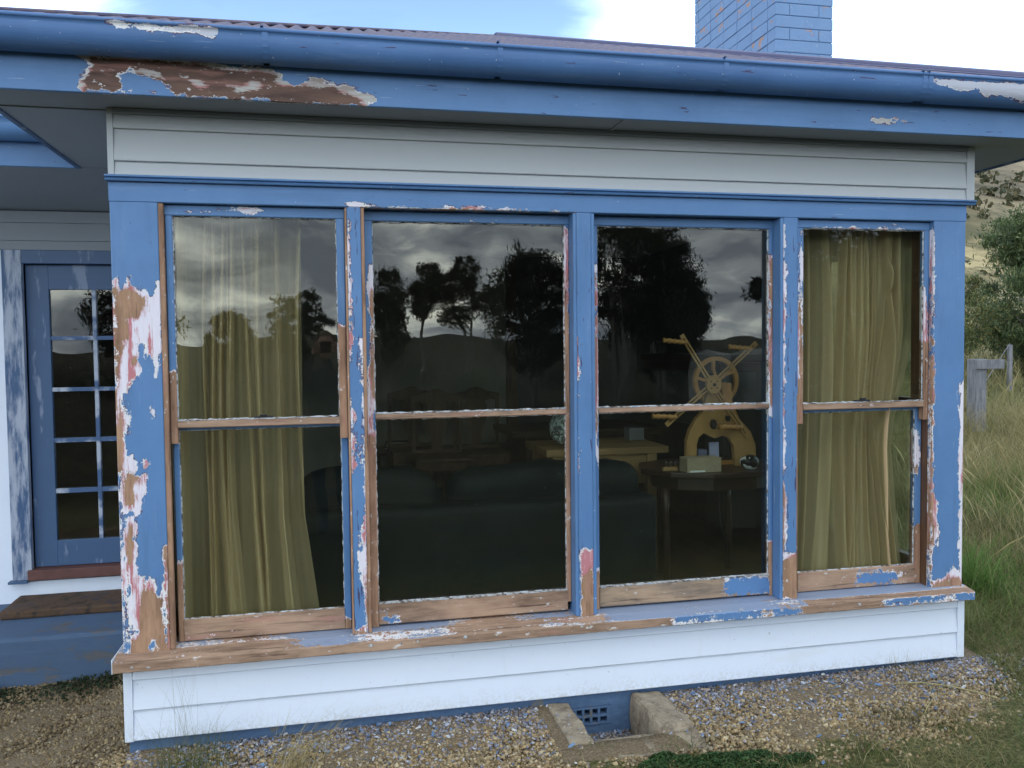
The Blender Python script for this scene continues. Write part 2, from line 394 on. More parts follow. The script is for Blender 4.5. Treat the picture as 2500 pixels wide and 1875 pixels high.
M_post = lambda: simple('grey_weathered_post', (.12, .125, .14), (.24, .24, .26), 25, .9, (1, 1, .15), bump=.006)
M_skin = lambda: simple('skin', (.45, .25, .18), (.52, .30, .22), 8, .5)
M_cloth = lambda: simple('dark_jacket_cloth', (.03, .035, .045), (.05, .055, .07), 20, .9)
M_hair = lambda: simple('brown_hair', (.05, .03, .02), (.10, .06, .04), 60, .6)
M_red = lambda: simple('dark_phone_case', (.05, .025, .022), (.07, .035, .03), 6, .4)
M_tank = lambda: simple('pale_tank_steel', (.42, .44, .45), (.50, .52, .52), 4, .5)

@mat('black_and_white_glaze')
def M_cow(t):
    o = t.obj(); f = t.sm(t.noise(o, 13, 2, .5, .5), .53, .545)
    t.out(t.bsdf(t.mix(f, (.012, .014, .018), (.75, .78, .82)), .3))

@mat('clear_crumpled_plastic')
def M_bag(t):
    o = t.obj(); n = t.noise(o, 26, 5, .6, .8)
    g1 = t.bsdf((.55, .62, .60), .25, t.bump(n, .03, 1), .8)
    tr = t.add('ShaderNodeBsdfTransparent'); mx = t.add('ShaderNodeMixShader'); t.put(mx.inputs[0], t.sm(n, .62, .42))
    t.l.new(g1, mx.inputs[1]); t.l.new(tr.outputs[0], mx.inputs[2]); t.out(mx.outputs[0])

# ------------------------------------------------------------------ geometry helpers
def link(o): COL.objects.link(o); return o

def tag(o, label=None, cat=None, group=None, kind=None):
    if label: o['label'] = label
    if cat: o['category'] = cat
    if group: o['group'] = group
    if kind: o['kind'] = kind
    return o

def empty(name, loc, label, cat, group=None):
    o = bpy.data.objects.new(name, None); o.location = loc; o.empty_display_size = .2; link(o)
    return tag(o, label, cat, group)

def pinv(p):
    return Matrix.Translation(-p.location) if p.type == 'EMPTY' else Matrix.Identity(4)

def inst(name, data, parent, loc=(0, 0, 0), rot=(0, 0, 0), scale=(1, 1, 1)):
    o = bpy.data.objects.new(name, data); link(o); o.location = loc; o.rotation_euler = rot; o.scale = scale
    if parent is not None: o.parent = parent; o.matrix_parent_inverse = pinv(parent)
    return o

def obj(name, verts, faces, m, parent=None, smooth=False, attrs=None, pivot=None):
    """mesh in world coordinates; its origin is moved to its own base centre"""
    v = np.asarray(verts, dtype=float).reshape(-1, 3)
    me = bpy.data.meshes.new(name)
    me.from_pydata(v.tolist(), [], [tuple(f) for f in faces]) if not isinstance(faces, np.ndarray) else fast(me, v, faces)
    me.update()
    if m is not None: me.materials.append(m)
    if smooth: me.polygons.foreach_set('use_smooth', [True] * len(me.polygons))
    for k, a in (attrs or {}).items():
        a = np.asarray(a, dtype=float)
        if a.ndim == 1:
            at = me.attributes.new(k, 'FLOAT', 'POINT'); at.data.foreach_set('value', a)
        else:
            at = me.attributes.new(k, 'FLOAT_COLOR', 'POINT')
            if a.shape[1] == 3: a = np.c_[a, np.ones(len(a))]
            at.data.foreach_set('color', a.ravel())
    o = bpy.data.objects.new(name, me); link(o)
    if parent is not None:
        o.parent = parent
        o.matrix_parent_inverse = pinv(parent)
    return o

def fast(me, v, f):
    n, k = f.shape
    me.vertices.add(len(v)); me.vertices.foreach_set('co', v.ravel())
    me.loops.add(n * k); me.loops.foreach_set('vertex_index', f.ravel().astype(np.int32))
    me.polygons.add(n); me.polygons.foreach_set('loop_start', np.arange(0, n * k, k, dtype=np.int32))
    me.update(calc_edges=True)

def boxg(b):
    x0, x1, y0, y1, z0, z1 = b
    v = [(x, y, z) for z in (z0, z1) for y in (y0, y1) for x in (x0, x1)]
    f = [(0, 2, 3, 1), (4, 5, 7, 6), (0, 1, 5, 4), (2, 6, 7, 3), (0, 4, 6, 2), (1, 3, 7, 5)]
    return v, f

class MB:
    def __init__(s): s.v = []; s.f = []
    def add(s, v, f):
        o = len(s.v); s.v += [tuple(p) for p in v]; s.f += [tuple(i + o for i in q) for q in f]; return s
    def box(s, *b): return s.add(*boxg(b))
    def obox(s, c, ax, ay, az, hx, hy, hz):
        c, ax, ay, az = (Vector(q) for q in (c, ax, ay, az))
        v, f = boxg((-hx, hx, -hy, hy, -hz, hz))
        return s.add([c + ax * p[0] + ay * p[1] + az * p[2] for p in v], f)
    def bar(s, a, b, w, h, up=(0, 0, 1)):
        a, b = Vector(a), Vector(b); d = (b - a); L = d.length; d.normalize(); upv = Vector(up)
        if abs(d.dot(upv)) > .98: upv = Vector((1, 0, 0))
        sx = d.cross(upv).normalized(); sz = sx.cross(d)
        return s.obox((a + b) / 2, sx, d, sz, w / 2, L / 2, h / 2)
    def tube(s, pts, r, n=8, cap=True):
        pts = [Vector(p) for p in pts]; rs = r if isinstance(r, (list, tuple)) else [r] * len(pts)
        rings = []
        for i, p in enumerate(pts):
            d = (pts[min(i + 1, len(pts) - 1)] - pts[max(i - 1, 0)]).normalized()
            up = Vector((0, 0, 1)) if abs(d.z) < .95 else Vector((1, 0, 0))
            a = d.cross(up).normalized(); b = a.cross(d)
            rings.append([p + (a * math.cos(2 * math.pi * k / n) + b * math.sin(2 * math.pi * k / n)) * rs[i] for k in range(n)])
        v = [q for rr_ in rings for q in rr_]; f = []
        for i in range(len(pts) - 1):
            for k in range(n):
                f.append((i * n + k, i * n + (k + 1) % n, (i + 1) * n + (k + 1) % n, (i + 1) * n + k))
        if cap: f.append(tuple(range(n))[::-1]); f.append(tuple((len(pts) - 1) * n + k for k in range(n)))
        return s.add(v, f)
    def prism(s, poly, y0, y1, frame=None):
        """poly in (x,z) extruded along y; frame = (origin, ux, uy, uz)"""
        n = len(poly)
        v = [(p[0], y0, p[1]) for p in poly] + [(p[0], y1, p[1]) for p in poly]
        if frame:
            o, ux, uy, uz = (Vector(q) for q in frame); v = [o + ux * p[0] + uy * p[1] + uz * p[2] for p in v]
        f = [tuple(range(n)), tuple(range(2 * n - 1, n - 1, -1))] + [(i, i + n, (i + 1) % n + n, (i + 1) % n) for i in range(n)]
        return s.add(v, f)
    def build(s, name, m, parent=None, smooth=False, bevel=0, **kw):
        o = obj(name, s.v, s.f, m, parent, smooth, **kw)
        bm = bmesh.new(); bm.from_mesh(o.data); bmesh.ops.recalc_face_normals(bm, faces=bm.faces)
        if bevel: bmesh.ops.bevel(bm, geom=bm.edges[:], offset=bevel, segments=2, affect='EDGES', profile=.6, clamp_overlap=True)
        bm.to_mesh(o.data); bm.free()
        return o

def sdf(P, poly):
    """signed distance, positive inside; P (n,2)"""
    poly = np.asarray(poly, float); d = np.full(len(P), 1e9); ins = np.zeros(len(P), bool)
    n = len(poly)
    for i in range(n):
        a, b = poly[i], poly[(i + 1) % n]; e = b - a; q = P - a
        t_ = np.clip((q @ e) / max(e @ e, 1e-12), 0, 1); d = np.minimum(d, np.linalg.norm(q - t_[:, None] * e, axis=1))
        if a[1] != b[1]:
            c = ((a[1] > P[:, 1]) != (b[1] > P[:, 1])) & (P[:, 0] < (b[0] - a[0]) * (P[:, 1] - a[1]) / (b[1] - a[1]) + a[0])
            ins ^= c
    return np.where(ins, d, -d)

def field(P, polys, islands=(), base=-.06):
    f = np.full(len(P), float(base)) if np.isscalar(base) else np.array(base, float)
    for p in polys: f = np.maximum(f, sdf(P, p))
    for p in islands: f = np.minimum(f, -sdf(P, p))
    return np.clip(f, -.06, .06)

def member(name, m, parent, axis, a, b, prof, res=.012, wear=None, bare=None, jit=.0, lres=None, smooth=False):
    """solid of constant cross-section swept along x or z; profile (closed, points (y,z) for x / (x,y) for z) is resampled so that wear can be stored per vertex"""
    pts = []
    n = len(prof)
    for i in range(n):
        p, q = np.array(prof[i], float), np.array(prof[(i + 1) % n], float); L = np.linalg.norm(q - p)
        k = max(1, int(round(L / res)))
        for j in range(k): pts.append(p + (q - p) * j / k)
    pts = np.array(pts); k = len(pts); lr = lres or res; m_ = max(1, int(round(abs(b - a) / lr)))
    s_ = np.linspace(a, b, m_ + 1)
    if axis == 'x': V = np.stack([np.repeat(s_, k), np.tile(pts[:, 0], m_ + 1), np.tile(pts[:, 1], m_ + 1)], 1)
    else: V = np.stack([np.tile(pts[:, 0], m_ + 1), np.tile(pts[:, 1], m_ + 1), np.repeat(s_, k)], 1)
    if jit:
        c = pts.mean(0); ph = RNG.uniform(0, 9, 3)
        w_ = np.sin(np.repeat(s_, k) * 37 + ph[0]) * .5 + np.sin(np.repeat(s_, k) * 91 + ph[1]) * .3
        V[:, 1] += w_ * jit * .5
    i = np.arange(m_)[:, None]; j = np.arange(k)[None, :]; j2 = (j + 1) % k
    F = np.stack([i * k + j, i * k + j2, (i + 1) * k + j2, (i + 1) * k + j], -1).reshape(-1, 4)
    faces = [tuple(f) for f in F.tolist()] + [tuple(range(k))[::-1], tuple(range(m_ * k, m_ * k + k))]
    P2 = V[:, [0, 2]]
    wr = wear(V) if callable(wear) else np.full(len(V), -.06 if wear is None else wear)
    br = bare(V) if callable(bare) else np.full(len(V), -.06 if bare is None else bare)
    o = obj(name, V, faces, m, parent, smooth, attrs={'wear': wr, 'bare': br})
    bm = bmesh.new(); bm.from_mesh(o.data); bmesh.ops.recalc_face_normals(bm, faces=bm.faces); bm.to_mesh(o.data); bm.free()
    return o

def rb(a0, a1, b0, b1, r=.003):
    """rectangle profile with eased corners"""
    return [(a0 + r, b0), (a1 - r, b0), (a1, b0 + r), (a1, b1 - r), (a1 - r, b1), (a0 + r, b1), (a0, b1 - r), (a0, b0 + r)]

# ------------------------------------------------------------------ stripped / bare areas traced on the facade (metres, x and z)
JL_WEAR = [[(-0.003,1.495),(0.018,1.492),(0.039,1.462),(0.050,1.515),(0.065,1.510),(0.070,1.472),(0.097,1.456),(0.128,1.455),(0.143,1.430),(0.169,1.486),(0.183,1.456),(0.178,1.197),(0.149,1.194),(0.110,1.199),(0.109,1.235),(0.091,1.245),(0.087,1.208),(0.100,1.132),(0.062,1.103),(0.052,1.080),(0.033,1.034),(0.040,0.967),(0.044,0.887),(0.028,0.861),(0.035,0.804),(0.060,0.793),(0.071,0.766),(0.081,0.724),(-0.010,0.728)],
           [(0.005,0.745),(0.105,0.719),(0.093,0.662),(0.095,0.626),(0.076,0.547),(0.051,0.542),(0.069,0.512),(0.051,0.462),(0.060,0.425),(0.055,0.375),(0.063,0.316),(0.090,0.307),(0.101,0.263),(0.106,0.295),(0.133,0.293),(0.138,0.231),(0.162,0.236),(0.157,0.178),(0.176,-0.022),(0.010,-0.007)],
           [(0.087,0.772),(0.131,0.767),(0.102,0.750)], [(0.157,0.427),(0.194,0.424),(0.186,-0.008),(0.159,-0.006),(0.160,0.295)], [(0.131,0.998),(0.149,0.984),(0.142,0.941),(0.133,0.965)],
           [(0.149,1.191),(0.167,1.184),(0.159,1.104),(0.144,1.098)]]
JL_WEAR.append([(-.01, 0), (.003, 0), (.003, 1.30), (-.01, 1.30)])
JL_ISL = [[(0.029,0.109),(0.058,0.092),(0.036,0.072),(0.024,0.083)], [(0.104,0.045),(0.124,0.047),(0.123,0.011),(0.098,0.016)], [(0.025,0.573),(0.058,0.574),(0.043,0.548),(0.022,0.507)],
          [(0.010,0.277),(0.024,0.268),(0.020,0.014),(0.009,0.026)]]
JL_BARE = [[(-0.001,1.469),(0.022,1.464),(0.024,1.364),(0.033,1.258),(0.021,1.166),(0.005,1.034),(0.021,0.968),(0.027,0.888),(0.018,0.727),(-0.004,0.728)],
           [(0.025,1.456),(0.057,1.461),(0.097,1.437),(0.120,1.430),(0.121,1.390),(0.106,1.350),(0.076,1.349),(0.051,1.341),(0.052,1.265),(0.033,1.257),(0.013,1.305)],
           [(0.028,0.726),(0.076,0.726),(0.068,0.692),(0.048,0.671),(0.064,0.620),(0.054,0.595),(0.024,0.599)], [(0.037,0.521),(0.054,0.527),(0.044,0.434),(0.045,0.354),(0.027,0.348),(0.022,0.413)],
           [(0.082,0.271),(0.103,0.255),(0.142,0.238),(0.168,0.163),(0.172,-0.022),(0.015,-0.007),(0.027,0.053),(0.071,0.061),(0.065,0.149),(0.068,0.214)],
           [(0.163,0.623),(0.201,0.657),(0.190,-0.008),(0.169,-0.007),(0.164,0.368)], [(0.071,1.192),(0.087,1.195),(0.083,1.165),(0.069,1.166)]]
JR_WEAR = [[(3.866,1.014),(3.921,1.025),(3.927,0.527),(3.862,0.562),(3.872,0.779)], [(3.865,0.574),(3.906,0.573),(3.909,-0.021),(3.888,-0.020),(3.880,0.170)],
           [(3.708,0.052),(3.738,0.041),(3.779,0.051),(3.820,0.075),(3.842,0.092),(3.882,0.060),(3.908,0.033),(3.904,-0.057),(3.709,-0.042)], [(3.708,0.528),(3.750,0.402),(3.756,0.276),(3.742,0.188),(3.711,0.208)],
           [(3.70, 0), (3.725, 0), (3.722, 1.3), (3.718, 1.76), (3.70, 1.76)]]
JR_BARE = [[(3.70, 0), (3.724, 0), (3.721, 1.2), (3.70, 1.5)], [(3.708,0.011),(3.769,0.025),(3.830,0.039),(3.872,0.036),(3.908,-0.003),(3.904,-0.057),(3.709,-0.042)], [(3.707,0.315),(3.731,0.305),(3.729,0.189),(3.706,0.199)]]
M1_WEAR = [[(0.910,1.762),(0.924,1.735),(0.933,1.459),(0.936,1.292),(0.927,1.167),(0.912,1.160)], [(0.956,1.257),(0.980,1.257),(0.973,0.871),(0.961,0.942)],
           [(0.910,1.013),(0.933,0.943),(0.928,0.689),(0.911,0.690)], [(0.962,1.012),(0.963,0.688),(0.983,0.687),(0.986,1.011)],
           [(0.966,0.697),(0.993,0.696),(0.980,0.022),(0.959,0.008),(0.956,0.163),(0.933,0.302),(0.930,0.341),(0.949,0.363),(0.944,0.470),(0.963,0.515)], [(0.905,0.028),(0.976,0.018),(0.976,-0.016),(0.905,-0.010)]]
M1_BARE = [[(0.905,0.020),(0.976,0.012),(0.976,-0.016),(0.905,-0.010)], [(0.979,0.697),(0.993,0.696),(0.980,0.022),(0.965,0.023)]]
M2_WEAR = [[(1.908,0.303),(1.924,0.314),(1.966,0.305),(1.987,0.298),(1.985,-0.020),(1.905,-0.014)], [(1.897,1.264),(1.915,1.249),(1.909,0.916),(1.913,0.647),(1.892,0.648)]]
M2_BARE = [[(1.907,0.205),(1.927,0.180),(1.945,0.219),(1.986,0.167),(1.985,-0.020),(1.905,-0.014)]]
M3_WEAR = [[(2.899,1.790),(2.929,1.783),(2.923,1.628),(2.926,1.435),(2.924,1.201),(2.918,0.888),(2.925,0.602),(2.902,0.603)], [(2.900,0.241),(2.930,0.234),(2.946,0.221),(2.979,0.223),(2.998,0.234),(2.999,-0.007),(2.900,0.001)], [(2.899,0.615),(2.923,0.614),(2.932,0.444),(2.930,0.230),(2.900,0.232)]]
M3_BARE = [[(2.900,0.189),(2.956,0.203),(2.998,0.209),(2.999,-0.007),(2.900,0.001)], [(2.899,0.615),(2.914,0.615),(2.920,0.231),(2.900,0.232)]]
FA_WEAR = [[(-0.042,2.293),(0.249,2.296),(0.675,2.270),(0.680,2.240),(0.729,2.223),(0.764,2.230),(0.790,2.246),(0.834,2.244),(0.868,2.230),(0.921,2.229),(1.009,2.209),(1.026,2.183),(0.995,2.153),(-0.035,2.167),(-0.029,2.221),(-0.001,2.248)],
           [(3.205,2.211),(3.312,2.216),(3.330,2.229),(3.389,2.211),(3.324,2.204),(3.219,2.199)]]
FA_ISL = [[(0.102,2.225),(0.136,2.241),(0.168,2.232),(0.247,2.212),(0.269,2.194),(0.280,2.167),(0.098,2.166)]]
FA_BARE = [[(0.005,2.281),(0.249,2.286),(0.666,2.261),(0.653,2.238),(0.691,2.217),(0.877,2.220),(0.947,2.206),(0.960,2.180),(0.999,2.146),(-0.019,2.155),(-0.020,2.201),(0.006,2.240)], [(3.312,2.220),(3.336,2.229),(3.389,2.211),(3.336,2.208)]]
FA_PALE = [[(0.136,2.247),(0.184,2.254),(0.248,2.239),(0.265,2.217),(0.282,2.171),(0.247,2.216),(0.168,2.237)], [(0.338,2.225),(0.369,2.223),(0.422,2.200),(0.413,2.187),(0.368,2.188)], [(0.468,2.207),(0.526,2.205),(0.568,2.229),(0.589,2.226),(0.606,2.210),(0.567,2.186),(0.517,2.182)],
           [(0.653,2.243),(0.691,2.236),(0.734,2.223),(0.687,2.220)], [(0.868,2.224),(0.938,2.225),(1.009,2.205),(1.017,2.179),(0.955,2.189),(0.894,2.203)]]
GU_WEAR = [[(0.080,2.371),(0.195,2.374),(0.319,2.376),(0.459,2.377),(0.458,2.346),(0.452,2.341),(0.412,2.349),(0.350,2.355),(0.303,2.355),(0.272,2.358),(0.186,2.352),(0.133,2.357)],
           [(3.421,2.358),(4.011,2.373),(4.012,2.292),(3.904,2.295),(3.840,2.312),(3.779,2.313),(3.719,2.302),(3.659,2.330),(3.564,2.322),(3.482,2.334)]]

HB = .85  # blend used when several strips meet
house = empty('house', (1.95, 0, -.42), 'white weatherboard house bay with peeling blue paint, four sash windows and a blue brick chimney', 'house')
white, upper, soff = M_white(), M_upper(), M_soffit()
P2 = lambda V: V[:, [0, 2]]
down = lambda z0: (lambda V: np.clip(z0 - V[:, 2], -.06, .06))       # stripped below z0
up = lambda z0: (lambda V: np.clip(V[:, 2] - z0, -.06, .06))
def fld(polys, isl=(), base=-.06): return lambda V: field(P2(V), polys, isl, base)
def ff(f): return lambda V: np.where(V[:, 1] > .012, -.06, f(V))       # only on the front face
def fmax(*fs): return lambda V: np.maximum.reduce([f(V) if callable(f) else np.full(len(V), f) for f in fs])

# lower weatherboards: each laps the next
def boardz(name, x0, x1, z0, z1, m, y=.0, lip=.014):
    prof = [(y + .004, z1 + .018), (y + lip - .002, z0 + .0), (y + lip - .004, z0 - .003)]
    pr = [(y + .022, z1 + .02), (y + .012, z1 + .02), (y - .004, z0 + .003), (y - .002, z0), (y + .022, z0)]
    return member(name, m, house, 'x', x0, x1, pr, res=.05, lres=.6)
for z0, z1 in ((-.359, -.235), (-.235, -.111), (-.111, -.02)): boardz('weatherboard', .031, 3.868, z0, z1, white)
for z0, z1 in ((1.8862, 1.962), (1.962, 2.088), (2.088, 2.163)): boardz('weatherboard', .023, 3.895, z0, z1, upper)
for x0, x1 in ((-.004, .030), (3.869, 3.908)):
    MB().box(x0, x1, -.004, .05, -.362, -.056).build('corner_stop', white, house, bevel=.002)
for x0, x1 in ((-.001, .022), (3.896, 3.94)):
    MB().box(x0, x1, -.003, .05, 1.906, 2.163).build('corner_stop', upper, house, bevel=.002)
# side walls of the bay (boards) and plinth
wz = -.359
while wz < 2.10:
    zt = min(wz + .124, 2.163)
    for xs, ya, yb, sgn in ((-.004, .051, 1.84, -1), (3.899, .051, .16, 1), (3.899, 1.20, 5.3, 1)):
        if sgn > 0 and ya < .1 and False: continue
        pts = [(0, ya, wz), (0, yb, wz), (.014, yb, zt), (.014, ya, zt), (.02, ya, wz), (.02, yb, wz), (.02, yb, zt), (.02, ya, zt)]
        V = [(xs - sgn * p[0], p[1], p[2]) for p in pts]
        obj('weatherboard', V, [(0, 1, 2, 3), (0, 4, 5, 1), (3, 2, 6, 7), (0, 3, 7, 4), (1, 5, 6, 2), (4, 7, 6, 5)], white, house)
    wz += .124
MB().box(3.882, 3.905, .16, 1.20, -.359, -.0).build('side_wall_panel', white, house); MB().box(3.882, 3.905, .16, 1.20, 1.78, 2.163).build('side_wall_panel', white, house)
pl_ = MB().box(.006, 1.840, .030, .20, -.75, -.3595).box(2.062, 3.895, .030, .20, -.75, -.3595).box(1.840, 2.062, .030, .20, -.430, -.3595).box(1.840, 2.062, .030, .2, -.75, -.516)
pl_.box(.006, .2, .20, 1.84, -.75, -.3595).box(3.70, 3.895, .2, 5.3, -.75, -.3595).build('plinth', M_plinth(), house)
# vent brick set in the plinth: frame, a middle rail and ribs around ten square holes
vb = MB(); vx0, vx1, vz0, vz1 = 1.842, 2.060, -.514, -.432
vb.box(vx0, vx1, .024, .10, vz1 - .009, vz1).box(vx0, vx1, .024, .10, vz0, vz0 + .008).box(vx0, vx0 + .012, .024, .10, vz0 + .008, vz1 - .009).box(vx1 - .020, vx1, .024, .10, vz0 + .008, vz1 - .009)
vb.box(vx0 + .012, vx1 - .020, .026, .10, -.480, -.469)
for i in range(1, 5):
    xx = vx0 + .012 + (vx1 - vx0 - .032) * i / 5; vb.box(xx - .006, xx + .006, .025, .10, vz0 + .008, -.480).box(xx - .006, xx + .006, .025, .10, -.469, vz1 - .009)
vb.build('vent_brick', M_plinth(), house, bevel=.0012)
MB().box(vx0, vx1, .11, .13, vz0, vz1).build('vent_backing', M_black(), house)

# head trim, cap moulding, jamb boards, mullions
def trim(name, x0, x1, z0, z1, y0, y1, m, axis, **k):
    if axis == 'z': return member(name, m, house, 'z', z0, z1, rb(x0, x1, y0, y1, .003), **k)
    return member(name, m, house, 'x', x0, x1, rb(y0, y1, z0, z1, .003), **k)
HEADW = [[(0.960,1.803),(1.181,1.806),(1.467,1.806),(1.898,1.800),(1.898,1.792),(0.973,1.794)], [(0.918,1.817),(0.976,1.819),(0.972,1.770),(0.917,1.769)]]
trim('head_trim', -.002, 3.897, 1.802, 1.881, -.0005, .035, PH(), 'x', res=.012, wear=fld(HEADW), bare=fld([HEADW[0]]), lres=.012)
member('cap_moulding', PH(), house, 'x', -.010, 3.935, [(.02, 1.8815), (-.018, 1.8815), (-.022, 1.888), (-.014, 1.893), (-.026, 1.897), (-.026, 1.904), (.02, 1.9055)], res=.02, lres=.05)
trim('jamb_board', .0, .177, .0, 1.8015, 0, .035, PV(), 'z', res=.011, wear=fld(JL_WEAR, JL_ISL), bare=fld(JL_BARE), lres=.011)
trim('jamb_board', 3.717, 3.895, .0, 1.8015, 0, .035, PV(), 'z', res=.011, wear=fld(JR_WEAR), bare=fld(JR_BARE), lres=.011)
trim('mullion', .914, .970, .001, 1.8015, 0, .112, PM(), 'z', res=.010, wear=ff(lambda V: fld(M1_WEAR)(V) - .004), bare=fld(M1_BARE), lres=.011)
trim('mullion', 1.907, 1.974, .001, 1.8015, 0, .112, PPINK(), 'z', res=.010, wear=ff(lambda V: fld(M2_WEAR)(V) - .004), bare=fld(M2_BARE), lres=.011)
trim('mullion', 2.913, 2.983, .001, 1.8015, 0, .112, PM(), 'z', res=.010, wear=ff(lambda V: fld(M3_WEAR)(V) - .004), bare=fld(M3_BARE), lres=.011)
for a_, b_ in ((.914, .970), (1.907, 1.974), (2.913, 2.983)): MB().box(a_, b_, .1125, .16, .001, 1.8015).build('inner_mullion', M_oak(), house)
# stripped stop beads down each opening side
SB = 0.016
for x0, x1, f, b_ in ((.1775, .1965, .05, .05), (.9045, .9135, .05, .03), (.9705, .985, .05, .05), (1.892, 1.9065, -.06, -.06), (1.9745, 1.990, -.06, -.06), (2.898, 2.9125, -.06, -.06), (2.9835, 2.9895, down(.98), .05)):
    member('stop_bead', PSTILE() if not isinstance(f, float) or f > 0 else PV(), house, 'z', .003, 1.80, rb(x0, x1, .003, .110 if x0 in (.9705, 1.892, 1.9745, 2.898) else .028, .002), res=.02, lres=.015, wear=f, bare=b_)
# lining of the openings (head and sides) behind the face boards
for x0, x1 in ((.19, .914), (.970, 1.907), (1.974, 2.913), (2.983, 3.71)):
    MB().box(x0, x1, .036, .16, 1.803, 1.845).build('head_lining', M_door(), house)
MB().box(.03, .177, .036, .16, -.02, 1.80).build('side_lining', M_oak(), house)
MB().box(3.717, 3.88, .036, .16, -.02, 1.80).build('side_lining', M_oak(), house)

# sill
SILL_ISL = [[(2.339,0.006),(2.396,0.006),(2.413,-0.004),(2.501,0.002),(2.733,-0.004),(2.805,0.001),(2.966,-0.028),(2.952,-0.051),(2.814,-0.040),(2.679,-0.050),(2.501,-0.046),(2.361,-0.042)], [(3.412,-0.024),(3.465,-0.008),(3.763,-0.016),(3.748,-0.052),(3.603,-0.049),(3.417,-0.050)], [(3.785,-0.028),(3.803,-0.010),(3.915,-0.009),(3.916,-0.060),(3.803,-0.051)],
            [(2.339,-0.002),(2.438,-0.006),(2.438,-0.045),(2.352,-0.040)]]
def sill_wear(V):
    f = field(P2(V), [], SILL_ISL, .06)
    top = V[:, 1] > -.067
    x = V[:, 0]
    tw = np.clip(.02 + .03 * np.sin(x * 5.1) + .02 * np.sin(x * 13 + 1) - .028 * np.clip((x - 1.85) * 3, 0, 2.2) - .03 * (V[:, 1] > .02), -.06, .06)
    tw = np.where((x > 3.0) & (V[:, 1] < -.02), .05, tw)
    return np.where(top, tw, f)
member('window_sill', PRAIL(), house, 'x', -.026, 3.910, [(.16, .004), (.0, .0), (-.064, -.012), (-.070, -.017), (-.070, -.051), (-.066, -.055), (.16, -.055)], res=.012, lres=.012, wear=sill_wear, bare=.05, jit=.004)
MB().box(-.029, -.0262, -.070, .12, -.055, .001).build('sill_end', white, house)
# worn screw holes and filler rings on the sill face
for px_ in [(1.103,-0.028),(1.174,-0.025),(1.377,-0.023),(1.896,-0.021),(0.976,-0.027)] + [(0.045,-0.033),(0.107,-0.039)] + [(3.272,-0.028),(2.661,-0.007)]:
    xx, zz_ = px_; r_ = random.uniform(.005, .008)
    pts = [(xx + r_ * random.uniform(.8, 1.7) * math.cos(a), zz_ + r_ * random.uniform(.6, 1) * math.sin(a)) for a in np.linspace(0, 6.28, 10)[:-1]]
    MB().prism(pts, -.0715, -.069).build('filler_patch', M_putty(), house)

# ---- sashes
glass, putty = M_glass(), M_putty()
def rail(name, win, x0, x1, z0, z1, y0, y1, m=None, wear=.05, bare=.05):
    return member(name, m or PRAIL(), win, 'x', x0, x1, rb(y0, y1, z0, z1, .0035), res=.014, lres=.013, wear=wear, bare=bare)
def stile(name, win, x0, x1, z0, z1, y0, y1, wear=.05, bare=.05, m=None):
    return member(name, m or PSTILE(), win, 'z', z0, z1, rb(x0, x1, y0, y1, .0035), res=.010, lres=.013, wear=wear, bare=bare)
def puttyframe(win, x0, x1, z0, z1, y, wdt=.006):
    mb = MB(); w_ = wdt * .62
    def wob(a, b, n=36): return [(a + (b - a) * i / n, w_ * random.uniform(.3, 1.5)) for i in range(n + 1)]
    for side in range(4):
        pts = wob(x0, x1) if side < 2 else wob(z0, z1, 60)
        v = []
        for s_, h_ in pts:
            if side == 0: q = [(s_, y, z0), (s_, y + .007, z0 + h_), (s_, y + .0, z0)]; q = [(s_, y, z0 - .001), (s_, y + .006, z0 + h_)]
            elif side == 1: q = [(s_, y, z1 + .001), (s_, y + .006, z1 - h_)]
            elif side == 2: q = [(x0 - .001, y, s_), (x0 + h_, y + .006, s_)]
            else: q = [(x1 + .001, y, s_), (x1 - h_, y + .006, s_)]
            v += q
        o_ = len(mb.v); mb.v += v
        for i in range(len(pts) - 1): mb.f.append((o_ + 2 * i, o_ + 2 * i + 1, o_ + 2 * i + 3, o_ + 2 * i + 2))
    mb.build('putty', putty, win)
def pane(win, x0, x1, z0, z1, y):
    e = .006
    obj('pane', *boxg((x0 - e, x1 + e, y, y + .004, z0 - e, z1 + e)), glass, win)
def topedge(win, x0, x1, z, y):
    """flaking white paint left along the top of a rail"""
    n = 60; v = []
    for i in range(n + 1):
        xx = x0 + (x1 - x0) * i / n; v += [(xx, y - .002, z - random.uniform(-.001, .0028)), (xx, y - .0015, z + .0015), (xx, y + .02, z + .002)]
    f = [(3 * i + j, 3 * i + 3 + j, 3 * i + 4 + j, 3 * i + 1 + j) for i in range(n) for j in (0, 1)]
    obj('paint_ridge', v, f, putty, win)

def win_root(x0, x1, lab):
    o = MB().box(x0, x1, .1565, .1595, -.004, .0035).build('sash_window', M_door(), house)
    o['label'] = lab; return o

# window 1: double hung, upper sash in front
w1 = win_root(.197, .904, 'leftmost sash window, outer sash half stripped, with curtain behind')
rail('top_rail', w1, .197, .904, 1.757, 1.800, .030, .068, PH(), wear=fld([[(0.269,1.780),(0.566,1.781),(0.566,1.774),(0.269,1.769)]]), bare=-.05)
stile('stile', w1, .197, .224, .836, 1.7565, .030, .068, wear=down(1.135), bare=down(1.14))
stile('stile', w1, .870, .904, .838, 1.7565, .030, .068, wear=down(1.315), bare=down(1.31))
rail('meeting_rail', w1, .2245, .8695, .898, .929, .030, .066)
pane(w1, .226, .868, .932, 1.755, .046); puttyframe(w1, .2245, .8695, .930, 1.7565, .038); topedge(w1, .2245, .8695, .9295, .031)
stile('stile', w1, .197, .220, .006, .900, .076, .112, wear=down(.34), bare=down(.33), m=PV())
stile('stile', w1, .875, .904, .006, .900, .076, .112, wear=down(.06), bare=down(.05), m=PV())
